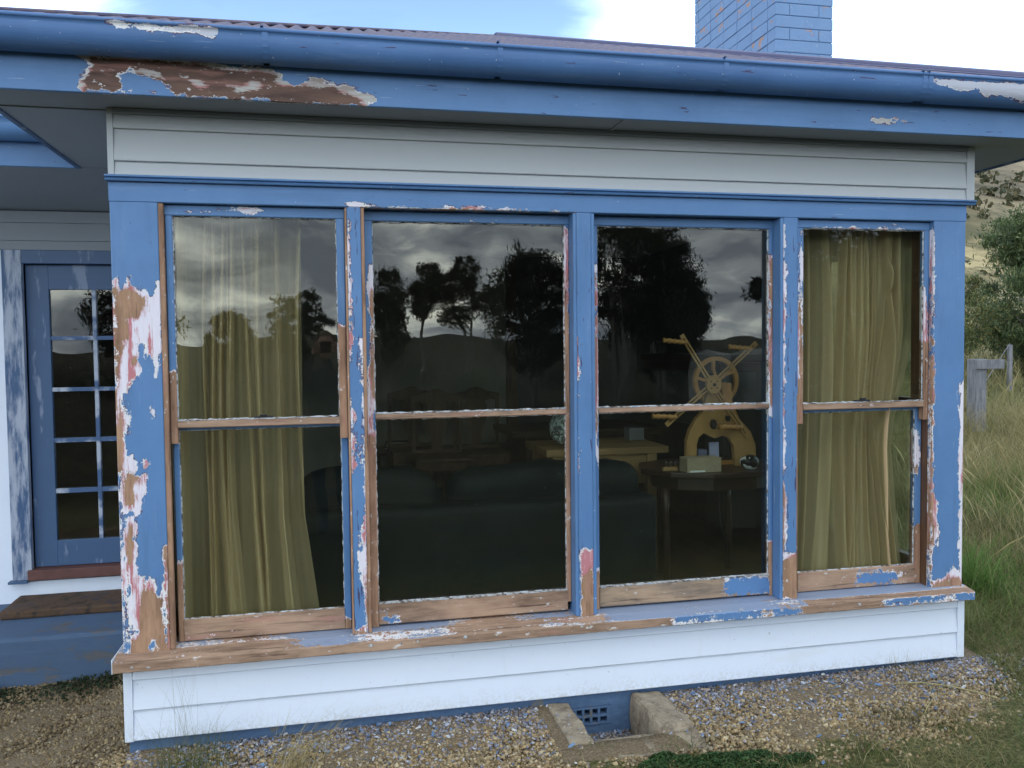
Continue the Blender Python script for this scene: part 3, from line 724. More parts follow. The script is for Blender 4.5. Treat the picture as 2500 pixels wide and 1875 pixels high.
rail('bottom_rail', w1, .2205, .8745, .006, .096, .074, .112)
rail('inner_meeting_rail', w1, .2205, .8745, .885, .905, .078, .110, PH(), wear=-.05)
pane(w1, .222, .873, .100, .884, .090); puttyframe(w1, .2205, .8745, .0965, .8845, .083, .005)
MB().box(.52, .60, .040, .058, .930, .938).box(.545, .575, .034, .046, .938, .946).build('sash_catch', M_black(), w1, bevel=.002)

# windows 2 and 3: fixed sashes set deeper
def fixed(x0, x1, gx0, gx1, lab, lst, rst, br, brm=None, lm=None, rm=None, rz0=.004):
    wn = win_root(x0, x1, lab)
    rail('top_rail', wn, x0, x1, 1.758, 1.800, .070, .108, PH(), wear=fld([[(1.605,1.774),(1.677,1.771),(1.677,1.766),(1.605,1.766)], [(1.441,1.770),(1.553,1.770),(1.553,1.767),(1.441,1.766)]]), bare=-.05)
    stile('stile', wn, x0, gx0, .004, 1.7575, .070, .108, wear=lst[0], bare=lst[1], m=lm)
    stile('stile', wn, gx1, x1, rz0, 1.7575, .070, .108, wear=rst[0], bare=rst[1], m=rm)
    rail('meeting_rail', wn, gx0 + .0005, gx1 - .0005, .907, .932, .070, .106)
    rail('bottom_rail', wn, gx0 + .0005, gx1 - .0005, .012, .104, .068, .108, brm, wear=br)
    pane(wn, gx0, gx1, .934, 1.756, .090); puttyframe(wn, gx0, gx1, .933, 1.757, .080, .007)
    pane(wn, gx0, gx1, .106, .905, .090); puttyframe(wn, gx0, gx1, .1045, .9065, .080, .006)
    topedge(wn, gx0, gx1, .9325, .071); topedge(wn, gx0, gx1, .1045, .069)
    return wn
w2 = fixed(.9855, 1.8915, 1.020, 1.8725, 'second window from left with chairs showing behind',
      (fmax(down(.86), fld([[(1.005,1.563),(1.031,1.578),(1.018,0.834),(0.979,0.836),(0.984,1.022),(0.995,1.079),(1.003,1.365)]])), fmax(down(.84), fld([[(1.013,1.464),(1.029,1.464),(1.021,1.007),(1.004,1.007),(1.003,1.222)]]))),
      (fmax(down(1.28), fld([[(1.864,1.749),(1.887,1.735),(1.894,1.242),(1.859,1.243)]])), fmax(down(1.26), fld([[(1.876,1.556),(1.889,1.557),(1.894,1.242),(1.871,1.243)]]))),
      fld([], [[(1.045,0.049),(1.096,0.047),(1.091,0.022),(1.045,0.024)]], .06), rz0=.050)
w3 = fixed(1.9905, 2.8975, 2.026, 2.8795, 'third window from left with the wooden winder standing inside',
      (fmax(down(.19), fld([[(2.007,1.573),(2.031,1.588),(2.023,0.632),(2.000,0.756)]])), fmax(down(.18), fld([[(2.011,1.543),(2.020,1.543),(2.017,0.816),(2.005,0.832)]]))),
      (fmax(down(.27), fld([[(2.875,1.636),(2.914,1.636),(2.911,1.471),(2.908,1.201),(2.919,0.883),(2.893,0.867),(2.876,0.884)]])), fmax(down(.26), fld([[(2.882,1.628),(2.906,1.620),(2.903,1.471),(2.893,0.923),(2.883,0.924)]]))),
      fld([], [[(2.652,0.102),(2.794,0.105),(2.883,0.095),(2.893,0.007),(2.724,0.019),(2.655,0.024)]], .06), brm=PGREY())

# window 4: double hung
w4 = win_root(2.990, 3.716, 'rightmost sash window, outer sash part stripped, with curtain behind')
rail('top_rail', w4, 2.990, 3.716, 1.760, 1.800, .030, .068, PH(), wear=fld([[(3.086,1.765),(3.580,1.769),(3.580,1.763),(3.086,1.758)]]), bare=-.05)
stile('stile', w4, 2.990, 3.034, .833, 1.7595, .030, .068, wear=fmax(down(1.07), fld([[(3.018,1.750),(3.033,1.751),(3.031,1.065),(2.992,1.074),(2.995,1.358),(3.010,1.578)]])), bare=fmax(down(1.05), fld([[(3.013,1.437),(3.030,1.468),(3.029,1.065),(3.011,1.066)]])))
stile('stile', w4, 3.690, 3.716, .833, 1.7595, .030, .068, wear=fmax(down(1.24), fld([[(3.680,1.487),(3.699,1.483),(3.716,1.356),(3.718,1.209),(3.683,1.209)]])), bare=down(1.22))
rail('meeting_rail', w4, 3.0345, 3.6895, .896, .927, .030, .066)
pane(w4, 3.036, 3.688, .930, 1.758, .046); puttyframe(w4, 3.0345, 3.6895, .928, 1.7595, .038); topedge(w4, 3.0345, 3.6895, .9275, .031)
stile('stile', w4, 2.990, 3.034, .006, .900, .076, .112, wear=down(.4), bare=down(.38))
stile('stile', w4, 3.682, 3.716, .006, .900, .076, .112, wear=fmax(down(.30), fld([[(3.662,0.779),(3.700,0.778),(3.707,0.558),(3.664,0.560)]])), bare=down(.60), m=PV())
rail('bottom_rail', w4, 3.0345, 3.6815, .006, .100, .074, .112, wear=fld([], [[(3.332,0.018),(3.362,0.051),(3.381,0.086),(3.522,0.083),(3.593,0.044),(3.573,0.009),(3.452,0.009)]], .06))
rail('inner_meeting_rail', w4, 3.0345, 3.6815, .880, .900, .078, .110, PH(), wear=-.05)
pane(w4, 3.036, 3.680, .104, .879, .090); puttyframe(w4, 3.0345, 3.6815, .1005, .8795, .083, .005)
MB().box(3.32, 3.40, .040, .058, .930, .938).box(3.345, 3.375, .034, .046, .938, .948).build('sash_catch', M_black(), w4, bevel=.002)

# side window in the right wall of the bay
w5 = MB().box(3.862, 3.905, .16, .215, .0, 1.78).box(3.862, 3.905, 1.145, 1.20, .0, 1.78).box(3.862, 3.905, .215, 1.145, .0, .07).box(3.862, 3.905, .215, 1.145, 1.72, 1.78).box(3.866, 3.90, .215, 1.145, .89, .92).build('side_window', M_oak(), house)
obj('pane', *boxg((3.88, 3.884, .215, 1.145, .07, 1.72)), glass, w5)

# ---- eave: soffit, fascia, gutter, roof
XL, XR, YF, YR, ZS = -.42, 4.40, -.224, 5.3, 2.165
MB().box(XL + .02, XR - .02, YF + .021, -.005, ZS, ZS + .01).box(XL + .02, -.002, -.004, 1.165, ZS, ZS + .01).box(3.942, XR - .02, -.004, YR, ZS, ZS + .01).box(-.001, 3.941, -.004, .03, ZS, ZS + .01).build('soffit', soff, house)
MB().box(XL + .03, -.002, .028, .043, ZS - .005, ZS - .0005).build('soffit_joint_strip', soff, house)
MB().box(2.06, 2.075, YF + .022, -.003, ZS - .005, ZS - .0005).build('soffit_joint_strip', soff, house)
MB().box(.023, 3.895, -.016, .006, ZS - .022, ZS - .0006).build('eave_bead', soff, house, bevel=.004)
fprof = rb(YF, YF + .020, ZS - .008, 2.372, .002)
def fa_w(V): return field(P2(V), FA_WEAR, FA_ISL)
def fa_b(V): return field(P2(V), FA_BARE, FA_PALE)
member('fascia', PFASCIA(), house, 'x', XL, XR, fprof, res=.012, lres=.013, wear=fa_w, bare=fa_b)
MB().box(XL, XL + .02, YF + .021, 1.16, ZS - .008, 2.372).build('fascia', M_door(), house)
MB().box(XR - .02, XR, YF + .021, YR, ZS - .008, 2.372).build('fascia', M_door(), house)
# quad gutter: open trough with rolled bead, curved back to the fascia
def gut_prof(y0, s_=-1):
    """(y,z), y0 = fascia face; trough projects towards -y"""
    p = [(0, 2.372), (0, 2.300), (-.006, 2.288), (-.030, 2.279), (-.060, 2.279), (-.082, 2.288), (-.098, 2.303), (-.108, 2.322), (-.112, 2.345), (-.112, 2.374)]
    c = (-.1075, 2.382); p += [(c[0] + .0095 * math.cos(a), c[1] + .0095 * math.sin(a)) for a in np.linspace(math.radians(235), math.radians(-60), 9)]
    inner = [(-.106, 2.372), (-.106, 2.345), (-.100, 2.324), (-.088, 2.303), (-.06, 2.285), (-.03, 2.285), (-.004, 2.30), (-.004, 2.372)]
    return [(y0 + a, b) for a, b in p + inner]
member('gutter', PGUT(), house, 'x', XL - .11, XR + .11, gut_prof(YF - .001), smooth=True, res=.016, lres=.018, wear=fld(GU_WEAR), bare=-.06)
for xs, sg in ((XL, -1), (XR, 1)):
    pr = gut_prof(-.001); v = []; n = len(pr)
    for yy in (-.224, 1.0 if sg < 0 else YR):
        for a, b in pr: v.append((xs - sg * a, yy, b))
    obj('gutter', v, [(i, (i + 1) % n, (i + 1) % n + n, i + n) for i in range(n)], M_door(), house)
# lapped joints and brackets of the gutter
for xx in [(0.614,2.365),(1.494,2.335)] + [(2.445,2.355),(3.383,2.370),(3.412,2.372)]:
    x_ = xx[0]; pr = [(a - .0016, b - .0) for a, b in gut_prof(YF - .001)[2:16]]
    v = [(x_ + d_, a, b) for d_ in (0, .022) for a, b in pr]; n = len(pr)
    obj('gutter_joint', v, [(i, i + 1, i + 1 + n, i + n) for i in range(n - 1)], PGUT(), house, attrs={'wear': np.full(2 * n, -.06), 'bare': np.full(2 * n, -.06)})
    MB().box(x_ - .004, x_ + .006, YF - .125, YF - .02, 2.392, 2.396).build('gutter_bracket', M_door(), house)

# hipped roof of the bay: corrugated front slope, rolled hip caps, plain sides
EY, EZ, AP = -.30, 2.380, (2.0, 2.15, 3.335)
sl = (AP[2] - EZ) / (AP[1] - EY)
xa, xb = XL - .08, XR + .08
nx = 760; X = np.linspace(xa, xb, nx); v = []; F = []; ny = 8
for i, x_ in enumerate(X):
    yh = EY + (AP[1] - EY) * (min(x_ - xa, (xb - x_) * (AP[0] - xa) / (xb - AP[0])) / (AP[0] - xa)); yh = max(yh, EY + .002)
    zc = .0085 * math.sin(2 * math.pi * x_ / .076)
    for j in range(ny):
        y_ = EY + (yh - EY) * j / (ny - 1); v.append((x_, y_, EZ + .012 + sl * (y_ - EY) + zc))
F = [(i * ny + j, (i + 1) * ny + j, (i + 1) * ny + j + 1, i * ny + j + 1) for i in range(nx - 1) for j in range(ny - 1)]
roof = obj('roof', v, F, M_roof(), house, True)
sm_ = roof.modifiers.new('thickness', 'SOLIDIFY'); sm_.thickness = .002
for sg, xe in ((-1, xa), (1, xb)):
    yb = YR if sg > 0 else 5.3
    n = 90; v = []
    for i in range(n + 1):
        y_ = EY + (yb - EY) * i / n; zc = .008 * math.sin(2 * math.pi * y_ / .076)
        tmax = min(1, (y_ - EY) / (AP[1] - EY)); xm = xe + (AP[0] - xe) * tmax
        v += [(xe, y_, EZ + .01 + zc), (xm, y_, EZ + .01 + (AP[2] - EZ) * tmax + zc * tmax)]
    obj('roof_side', v, [(2 * i, 2 * i + 1, 2 * i + 3, 2 * i + 2) for i in range(n)], M_roof(), house)
for xe in (xa, xb):
    A = Vector((xe, EY, EZ + .022)); B = Vector(AP) + Vector((0, 0, .012))
    if xe == xb: MB().tube([A.lerp(B, t_) for t_ in np.linspace(0, 1, 12)], .026, 10).build('hip_cap', M_ridge(), house, True)
    else: MB().tube([A.lerp(B, t_) for t_ in np.linspace(0, 1, 12)], .010, 8).build('hip_cap', M_roof(), house, True)
MB().tube([(AP[0], AP[1], AP[2] + .012), (AP[0], 5.3, AP[2] + .012)], .028, 10).build('ridge_cap', M_ridge(), house, True)
A = Vector((xb, EY, EZ + .014)); B = Vector(AP) + Vector((0, 0, .004)); d_ = (B - A).normalized(); nf = Vector((0, -sl, 1)).normalized(); q_ = nf.cross(d_).normalized()
if q_.y > 0: q_ = -q_
MB().add([A + nf * .012, B + nf * .012, B + q_ * .15 + nf * .012, A + q_ * .15 + nf * .012, A, B, B + q_ * .15, A + q_ * .15], [(0, 1, 2, 3), (7, 6, 5, 4), (0, 4, 5, 1), (1, 5, 6, 2), (2, 6, 7, 3), (3, 7, 4, 0)]).build('hip_flashing', M_ridge(), house)

# chimney: every visible brick is its own piece on a mortar core
CX0, CX1, CY0, CY1 = 4.006, 4.462, 2.0, 3.36
ch = MB().box(CX0 + .005, CX1 - .005, CY0 + .005, CY1 - .005, 2.5, 4.30).build('chimney', M_mortar(), house)
tb = MB().box(-.115, .115, -.055, .055, -.0405, .0405).build('brick', M_brick(), None, bevel=.004); bmesh_b = tb.data; bpy.data.objects.remove(tb)
th = MB().box(-.054, .054, -.055, .055, -.0405, .0405).build('brick', M_brick(), None, bevel=.004); bmesh_h = th.data; bpy.data.objects.remove(th)
zc = 2.84; k = 0
while zc < 4.30:
    odd = k % 2
    xs = CX0
    seq = [(bmesh_h, .108), (bmesh_b, .23), (bmesh_h, .108)] if odd else [(bmesh_b, .23), (bmesh_b, .216)]
    x_ = CX0
    for dm, L in seq:
        L2 = min(L, CX1 - x_)
        if L2 > .03:
            inst('brick', dm, ch, (x_ + L2 / 2, CY0 + .055, zc), (0, 0, 0), (L2 / L, 1, 1))
        x_ += L + .005
    y_ = CY0 + (.119 if not odd else .0)
    first = True
    while y_ < CY1 - .05:
        L = .108 if (odd and first) else .23
        if odd and first: y_ += .0; first = False; y_ += .115; continue
        L2 = min(L, CY1 - y_)
        inst('brick', bmesh_b, ch, (CX0 + .055 + random.uniform(-.002, .002), y_ + L2 / 2, zc + random.uniform(-.002, .002)), (0, random.uniform(-.01, .01), math.pi / 2), (L2 / .23, 1, 1)); y_ += L + .005
        first = False
    zc += .087; k += 1

# ---- recessed porch on the left: rear wall, door, soffit, main gutter
YW = 1.84
MB().box(-4.0, -1.017, YW, YW + .15, -.216, 2.04).box(-1.017, -.002, YW, YW + .15, 1.814, 2.04).box(-1.017, -.002, YW, YW + .15, -.60, -.14).box(-4, -1.017, YW, YW + .15, -.6, -.216).box(-.12, -.002, YW, YW + .15, -.14, 1.814).build('porch_wall', white, house)
for k, (z0, z1) in enumerate(((1.8145, 1.868), (1.868, 1.972), (1.972, 2.04))): MB().box(-4, -.004, YW - .023 - .003 * k, YW - .0005, z0, z1 - .002).build('weatherboard', soff, house)  # porch shade put into these boards' colour by using the soffit paint
ps = MB(); ps.add([(-4, 1.151, 2.164), (-.425, 1.151, 2.164), (-.001, 1.166, 2.164), (-.001, YW, 2.041), (-4, YW, 2.041), (-4, 1.151, 2.18), (-.425, 1.151, 2.18), (-.001, 1.166, 2.18), (-.001, YW, 2.06), (-4, YW, 2.06)],
       [(0, 1, 2, 3, 4), (9, 8, 7, 6, 5), (0, 5, 6, 1), (1, 6, 7, 2), (2, 7, 8, 3), (3, 8, 9, 4), (4, 9, 5, 0)]).build('porch_soffit', soff, house)
member('main_fascia', PH(), house, 'x', -4.2, -.428, rb(1.15, 1.17, 2.160, 2.372, .002), res=.03, lres=.05)
gp = [(a - YF + 1.149, b) for a, b in gut_prof(YF)]
member('main_gutter', PH(), house, 'x', -4.2, -.428, gp, smooth=True, res=.02, lres=.08)
v = [(-4.2 + .019 * i, y_, 2.385 + .33 * (y_ - 1.08) + .008 * math.sin(i * 1.57)) for i in range(int(3.77 / .019)) for y_ in (1.08, 6.0)]
obj('main_roof', v, [(2 * i, 2 * i + 2, 2 * i + 3, 2 * i + 1) for i in range(len(v) // 2 - 1)], M_roof2(), house)
# door frame, door, glazed panes
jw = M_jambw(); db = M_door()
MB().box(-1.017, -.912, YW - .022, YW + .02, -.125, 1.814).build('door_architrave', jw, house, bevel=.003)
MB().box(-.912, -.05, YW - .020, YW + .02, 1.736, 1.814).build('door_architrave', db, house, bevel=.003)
MB().box(-1.035, -.93, YW - .05, YW + .02, -.140, -.1255).build('architrave_foot', db, house, bevel=.003)
MB().box(-.930, -.12, YW - .045, YW + .08, -.125, -.066).build('threshold', M_thresh(), house, bevel=.004)
dx0, dx1, gl0, glm, gl1, gr0, gr1 = -.908, -.12, -.785, -.552, -.552, -.530, -.245
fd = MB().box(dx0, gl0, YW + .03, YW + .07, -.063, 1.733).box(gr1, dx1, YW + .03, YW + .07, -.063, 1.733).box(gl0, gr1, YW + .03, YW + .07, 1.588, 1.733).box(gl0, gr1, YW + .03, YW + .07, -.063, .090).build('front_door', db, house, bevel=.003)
fd['label'] = 'blue glazed door in the porch recess with ten small panes'
mz = [(1.288, 1.312), (.982, 1.006), (.677, .704), (.373, .401)]
for a, b in mz: MB().box(gl0, glm, YW + .034, YW + .066, a, b).box(gr0, gr1, YW + .034, YW + .066, a, b).build('muntin', M_muntin(), fd, bevel=.002)
MB().box(glm, gr0, YW + .033, YW + .067, .09, 1.588).build('muntin', M_muntin(), fd, bevel=.002)
zs = [.09] + [q for p in reversed(mz) for q in p] + [1.588]
zs = sorted(zs)
for i in range(0, 10, 2):
    for a, b in ((gl0, glm), (gr0, gr1)):
        obj('pane', *boxg((a, b, YW + .048, YW + .052, zs[i], zs[i + 1])), glass, fd)
MB().box(-4, -.002, 5.0, 5.1, -.2, 2.1).box(-4, -.1, 2.0, 5.0, -.2, -.15).box(-4.05, -4, 1.9, 5.1, -.2, 2.1).box(-4, -.1, 2.0, 5.0, 2.1, 2.15).build('hall_shell', M_floorb(), house)

# concrete step slab and brown step
def rough_slab(name, x0, x1, y0, y1, z0, z1, m, label, kind=None, cat=None, r=.02, amp=.006, res=.05):
    nx_, ny_, nz_ = [max(2, int((b - a) / res)) for a, b in ((x0, x1), (y0, y1), (z0, z1))]
    bm = bmesh.new(); bmesh.ops.create_cube(bm, size=1)
    for vv in bm.verts: vv.co = Vector(((vv.co.x + .5) * (x1 - x0) + x0, (vv.co.y + .5) * (y1 - y0) + y0, (vv.co.z + .5) * (z1 - z0) + z0))
    bmesh.ops.bevel(bm, geom=bm.edges[:], offset=r, segments=2, affect='EDGES', profile=.5, clamp_overlap=True)
    bmesh.ops.subdivide_edges(bm, edges=[e for e in bm.edges if e.calc_length() > res * 1.5], cuts=6, use_grid_fill=True)
    from mathutils import noise as mn
    for vv in bm.verts: vv.co += Vector(mn.noise_vector(vv.co * 9)) * amp
    me = bpy.data.meshes.new(name); bm.to_mesh(me); bm.free(); me.materials.append(m)
    o = bpy.data.objects.new(name, me); link(o); return tag(o, label, cat, None, kind)
rough_slab('porch_slab', -4, -.02, 1.16, 1.90, -.75, -.265, M_slab(), 'worn blue painted concrete porch slab below the glazed door', 'structure', amp=.008)
rough_slab('door_step', -.985, -.03, 1.50, 1.833, -.264, -.216, M_step(), 'low rust brown step on the blue porch slab under the door', None, 'step', .012, .003)
# ------------------------------------------------------------------ ground and terrain
def hgt(x, y):
    x = np.asarray(x, float); y = np.asarray(y, float)
    h = -.42 + .035 * np.clip(x / 3.9, 0, 1) * np.exp(-np.abs(y) * 1.2)
    h = h - .10 * np.clip(-x * 2.5, 0, 1) * np.clip((y + .3) / 1.2, 0, 1)
    h = h + np.interp(y, [-400, -120, -30, -8, -5, 6, 14, 30, 65, 100, 150, 210, 320], [5.5, 1.9, .45, .05, 0, 0, .75, 2.4, 8.0, 22, 44, 62, 70])
    h = h + .03 * np.sin(x * .9 + 1) * np.sin(y * .7) * np.clip(np.abs(y) / 4 + np.clip(x - 5, 0, 3), 0, 1)
    far = np.clip((np.abs(y) - 30) / 60, 0, 1)
    far = far * np.where(y < 0, .12, 1)
    h = h + far * (2.2 * np.sin(x * .05 + 1.3) * np.sin(y * .043) + 1.0 * np.sin(x * .13) * np.sin(y * .11 + 2))
    return h
def pit(x, y): return (x > 1.86) & (x < 2.145) & (y > -.31) & (y < .06)
def axis_pts(fine0, fine1, step, outer):
    a = list(np.arange(fine0, fine1 + 1e-6, step)); s_ = step; p = fine1
    while p < outer: s_ *= 1.22; p += s_; a.append(p)
    s_ = step; p = fine0
    while p > -outer: s_ *= 1.22; p -= s_; a.insert(0, p)
    return np.array(a)
gx = axis_pts(-1.5, 6.5, .05, 420); gy = axis_pts(-1.6, 2.2, .05, 420)
GX, GY = np.meshgrid(gx, gy, indexing='ij'); H = hgt(GX, GY)
from mathutils import noise as mn
nearm = (np.abs(GX - 2.5) < 5) & (np.abs(GY) < 3.2)
idx = np.argwhere(nearm)
for i, j in idx: H[i, j] += .012 * mn.fractal(Vector((GX[i, j] * 3, GY[i, j] * 3, 0)), .8, 2, 4)
H[(GX > .1) & (GX < 3.85) & (GY > .2) & (GY < 5)] = -.75
H[(GX > 1.85) & (GX < 2.155) & (GY > -.33) & (GY < .3)] = -.60
H[(GX < -.0) & (GY > 1.25) & (GY < 6) & (GX > -4)] = -.72
def grassy(x, y):
    """1 = lawn, 0 = gravel; boundary traced on the ground in front of the house"""
    x = np.asarray(x, float); y = np.asarray(y, float)
    lawn = np.interp(x, [-3, .9, 1.4, 1.65, 2.2, 2.45, 2.6, 2.8, 3.2, 3.6, 3.9, 4.05, 4.2], [-1.2, -.95, -.74, -.54, -.52, -.62, -.60, -.62, -.62, -.45, -.30, .0, 3])
    return np.clip((lawn - y) / .30 + .5 + .28 * np.sin(x * 17 + 2 * np.sin(y * 13)) * np.sin(y * 21 + x * 5), 0, 1)
G = np.maximum(grassy(GX, GY), np.clip((GX - 4.15) / .2, 0, 1)); G = np.where((GX < -2.6) | (GY < -2.0), 1, G)
FAR = np.clip((np.hypot(GX - 1, GY) - 18) / 22, 0, 1)
nv = len(gx) * len(gy); I = np.arange(nv).reshape(len(gx), len(gy))
Fq = np.stack([I[:-1, :-1], I[1:, :-1], I[1:, 1:], I[:-1, 1:]], -1).reshape(-1, 4)
ground = obj('ground', np.stack([GX, GY, H], -1).reshape(-1, 3), Fq, M_ground(), None, True, attrs={'grass': G.ravel(), 'far': FAR.ravel(), 'paddock': np.clip((-GY - 1.7) / .8, 0, 1).ravel(), 'hill': (np.clip((GY - 82) / 14, 0, 1) * np.clip(1.0, 0, 1)).ravel()})
tag(ground, 'sandy gravel strip, lawn and dry grass hillside around the house', None, None, 'structure')

def scatter_mesh(name, base_v, base_f, P, R3, Sc, colr, m, parent=None, smooth=False):
    """join many transformed copies into one mesh with colour per copy"""
    n = len(P); bv = np.asarray(base_v, float); bf = np.asarray(base_f)
    V = np.einsum('nij,nkj->nki', R3, bv[None] * Sc[:, None, :]) + P[:, None, :]
    F = (bf[None] + (np.arange(n) * len(bv))[:, None, None]).reshape(-1, bf.shape[1])
    C_ = np.repeat(colr, len(bv), 0)
    return obj(name, V.reshape(-1, 3), F, m, parent, smooth, attrs={'col': C_})
def rotm(n, full=True, tilt=.4):
    a = RNG.uniform(0, 2 * np.pi, n); b = RNG.uniform(0, np.pi * 2, n) if full else RNG.normal(0, tilt, n); c = RNG.uniform(0, np.pi * 2, n) if full else RNG.normal(0, tilt, n)
    ca, sa, cb, sb, cc, sc = np.cos(a), np.sin(a), np.cos(b), np.sin(b), np.cos(c), np.sin(c)
    Z = np.zeros((n, 3, 3)); Z[:, 0, 0] = ca; Z[:, 0, 1] = -sa; Z[:, 1, 0] = sa; Z[:, 1, 1] = ca; Z[:, 2, 2] = 1
    X_ = np.zeros((n, 3, 3)); X_[:, 0, 0] = 1; X_[:, 1, 1] = cb; X_[:, 1, 2] = -sb; X_[:, 2, 1] = sb; X_[:, 2, 2] = cb
    Y_ = np.zeros((n, 3, 3)); Y_[:, 1, 1] = 1; Y_[:, 0, 0] = cc; Y_[:, 0, 2] = sc; Y_[:, 2, 0] = -sc; Y_[:, 2, 2] = cc
    return Z @ X_ @ Y_
OCT_V = [(.5, 0, 0), (-.5, 0, 0), (0, .5, 0), (0, -.5, 0), (0, 0, .5), (0, 0, -.5), ]
STV = [(-.5, -.38, -.4), (.42, -.5, -.3), (.5, .36, -.42), (-.36, .5, -.34), (-.38, -.3, .42), (.3, -.4, .5), (.4, .42, .32), (-.46, .34, .36)]
STF = [(0, 3, 2), (0, 2, 1), (4, 5, 6), (4, 6, 7), (0, 1, 5), (0, 5, 4), (2, 3, 7), (2, 7, 6), (0, 4, 7), (0, 7, 3), (1, 2, 6), (1, 6, 5)]
def free(x, y):
    inhouse = (x > -.0) & (x < 3.9) & (y > .03)
    curb = (x > 1.70) & (x < 2.31) & (y > -.50) & (y < .03)
    return ~inhouse & ~curb & ~((x < 0) & (y > 1.16))
def gravel(n, xr, yr, s0, s1, zadd=0):
    x = RNG.uniform(*xr, n); y = RNG.uniform(*yr, n)
    keep = free(x, y) & (RNG.random(n) > grassy(x, y) * 1.1 - .05); x, y = x[keep], y[keep]; n = len(x)
    wall = np.exp(-np.clip(.03 - y, 0, 9) * 5.5) * (x > 0)
    s_ = RNG.uniform(s0, s1, n) * RNG.choice([1, 1, 1, 1.35], n)
    s_ = np.where(RNG.random(n) < wall * .6, s_ * .6, s_)
    Sc = np.stack([s_, s_ * RNG.uniform(.6, 1, n), s_ * RNG.uniform(.4, .8, n)], 1)
    base = np.array([(.44, .32, .17), (.52, .40, .23), (.33, .235, .125), (.48, .36, .21), (.26, .19, .115), (.56, .46, .30)])
    c = base[RNG.integers(0, 6, n)] * RNG.uniform(.5, .98, (n, 1))
    dust = np.array([(.26, .26, .32), (.34, .31, .33), (.20, .23, .32), (.33, .26, .22), (.45, .45, .50)])[RNG.integers(0, 5, n)] * RNG.uniform(.6, 1.1, (n, 1))
    mk = (RNG.random(n) < wall * .85)[:, None]; c = np.where(mk, dust, c)
    return np.stack([x, y, hgt(x, y) + s_ * .12 + zadd], 1), rotm(n), Sc, c
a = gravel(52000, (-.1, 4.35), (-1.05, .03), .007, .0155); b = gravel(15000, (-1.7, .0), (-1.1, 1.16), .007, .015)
c_ = gravel(5000, (.5, 4.3), (-.9, .0), .012, .021)
cat3 = lambda *L: [np.concatenate(q) for q in zip(*L)]
b = (b[0], b[1], b[2], b[3] * .70)  # left stones darkened in colour for the shade of the recess
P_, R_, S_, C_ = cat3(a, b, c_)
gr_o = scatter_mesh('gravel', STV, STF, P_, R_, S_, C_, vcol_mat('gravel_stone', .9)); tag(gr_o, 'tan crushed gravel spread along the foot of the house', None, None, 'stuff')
# paint flakes under the wall and in the light well
n = 5200; x = RNG.uniform(.15, 4.2, n); y = .02 - np.abs(RNG.normal(0, .20, n)); kp = free(x, y) & (y > -.8); x, y = x[kp], y[kp]
zf = hgt(x, y) + .012
x2 = RNG.uniform(1.87, 2.14, 900); y2 = RNG.uniform(-.30, .02, 900); x3 = RNG.uniform(1.72, 2.30, 200); y3 = RNG.uniform(-.45, .0, 200); k3 = ~((x3 > 1.84) & (x3 < 2.16)); x3, y3 = x3[k3], y3[k3]
P_ = np.concatenate([np.stack([x, y, zf], 1), np.stack([x2, y2, np.full(900, -.548)], 1), np.stack([x3, y3, np.full(len(x3), -.385)], 1)]); n = len(P_)
s_ = RNG.exponential(.0042, n) + .0025; s_ = np.clip(s_, 0, .026)
pal = np.array([(.42, .45, .52), (.50, .50, .50), (.15, .24, .38), (.13, .20, .34), (.20, .21, .27), (.27, .29, .37), (.40, .31, .24), (.18, .155, .155)])
FL_V = [(-.5, -.3, 0), (.1, -.45, .02), (.5, -.1, 0), (.3, .4, .03), (-.35, .42, 0), (-.5, -.3, -.03), (.1, -.45, -.01), (.5, -.1, -.03), (.3, .4, 0), (-.35, .42, -.03)]
FL_F = [(0, 1, 2), (0, 2, 3), (0, 3, 4), (5, 7, 6), (5, 8, 7), (5, 9, 8)]
fl = scatter_mesh('paint_flakes', FL_V, FL_F, P_, rotm(n, False, .35), np.stack([s_ * RNG.uniform(.8, 2.0, n), s_ * .8, s_], 1), pal[RNG.integers(0, 8, n)], vcol_mat('paint_flake', .7))
tag(fl, 'blue and white paint scrapings littering the gravel under the windows', None, None, 'stuff')

# light well: two side kerbs and a rough mortar front around the sunken vent
rough_slab('kerb_block', 1.755, 1.858, -.36, .026, -.66, -.392, M_conc(), 'narrow sandy concrete kerb left of the vent pit', None, 'kerb', .012, .010, .03)
rough_slab('kerb_block', 2.150, 2.300, -.36, .026, -.66, -.376, M_conc(), 'broad concrete kerb block right of the vent pit', None, 'kerb', .02, .014, .03)
rough_slab('mortar_apron', 1.735, 2.345, -.535, -.300, -.66, -.412, M_conc(), 'lumpy mortar apron closing the front of the vent pit', None, 'kerb', .03, .022, .03)
x = RNG.uniform(1.87, 2.14, 1500); y = RNG.uniform(-.30, .02, 1500); n = 1500; s_ = RNG.uniform(.006, .013, n)
tag(scatter_mesh('pit_gravel', STV, STF, np.stack([x, y, np.full(n, -.556)], 1), rotm(n), np.stack([s_, s_ * .8, s_ * .6], 1), np.array([(.20, .20, .25), (.28, .25, .22), (.13, .15, .22), (.34, .30, .24)])[RNG.integers(0, 4, n)], vcol_mat('gravel_stone', .9)),
    'grey gravel and chips in the bottom of the vent pit', None, None, 'stuff')
obj_p = obj('pit_floor', *boxg((1.852, 2.156, -.34, .035, -.62, -.558)), M_ground(), None, attrs={'grass': np.zeros(8), 'far': np.zeros(8)}); tag(obj_p, 'dirt floor of the vent pit', None, None, 'structure')

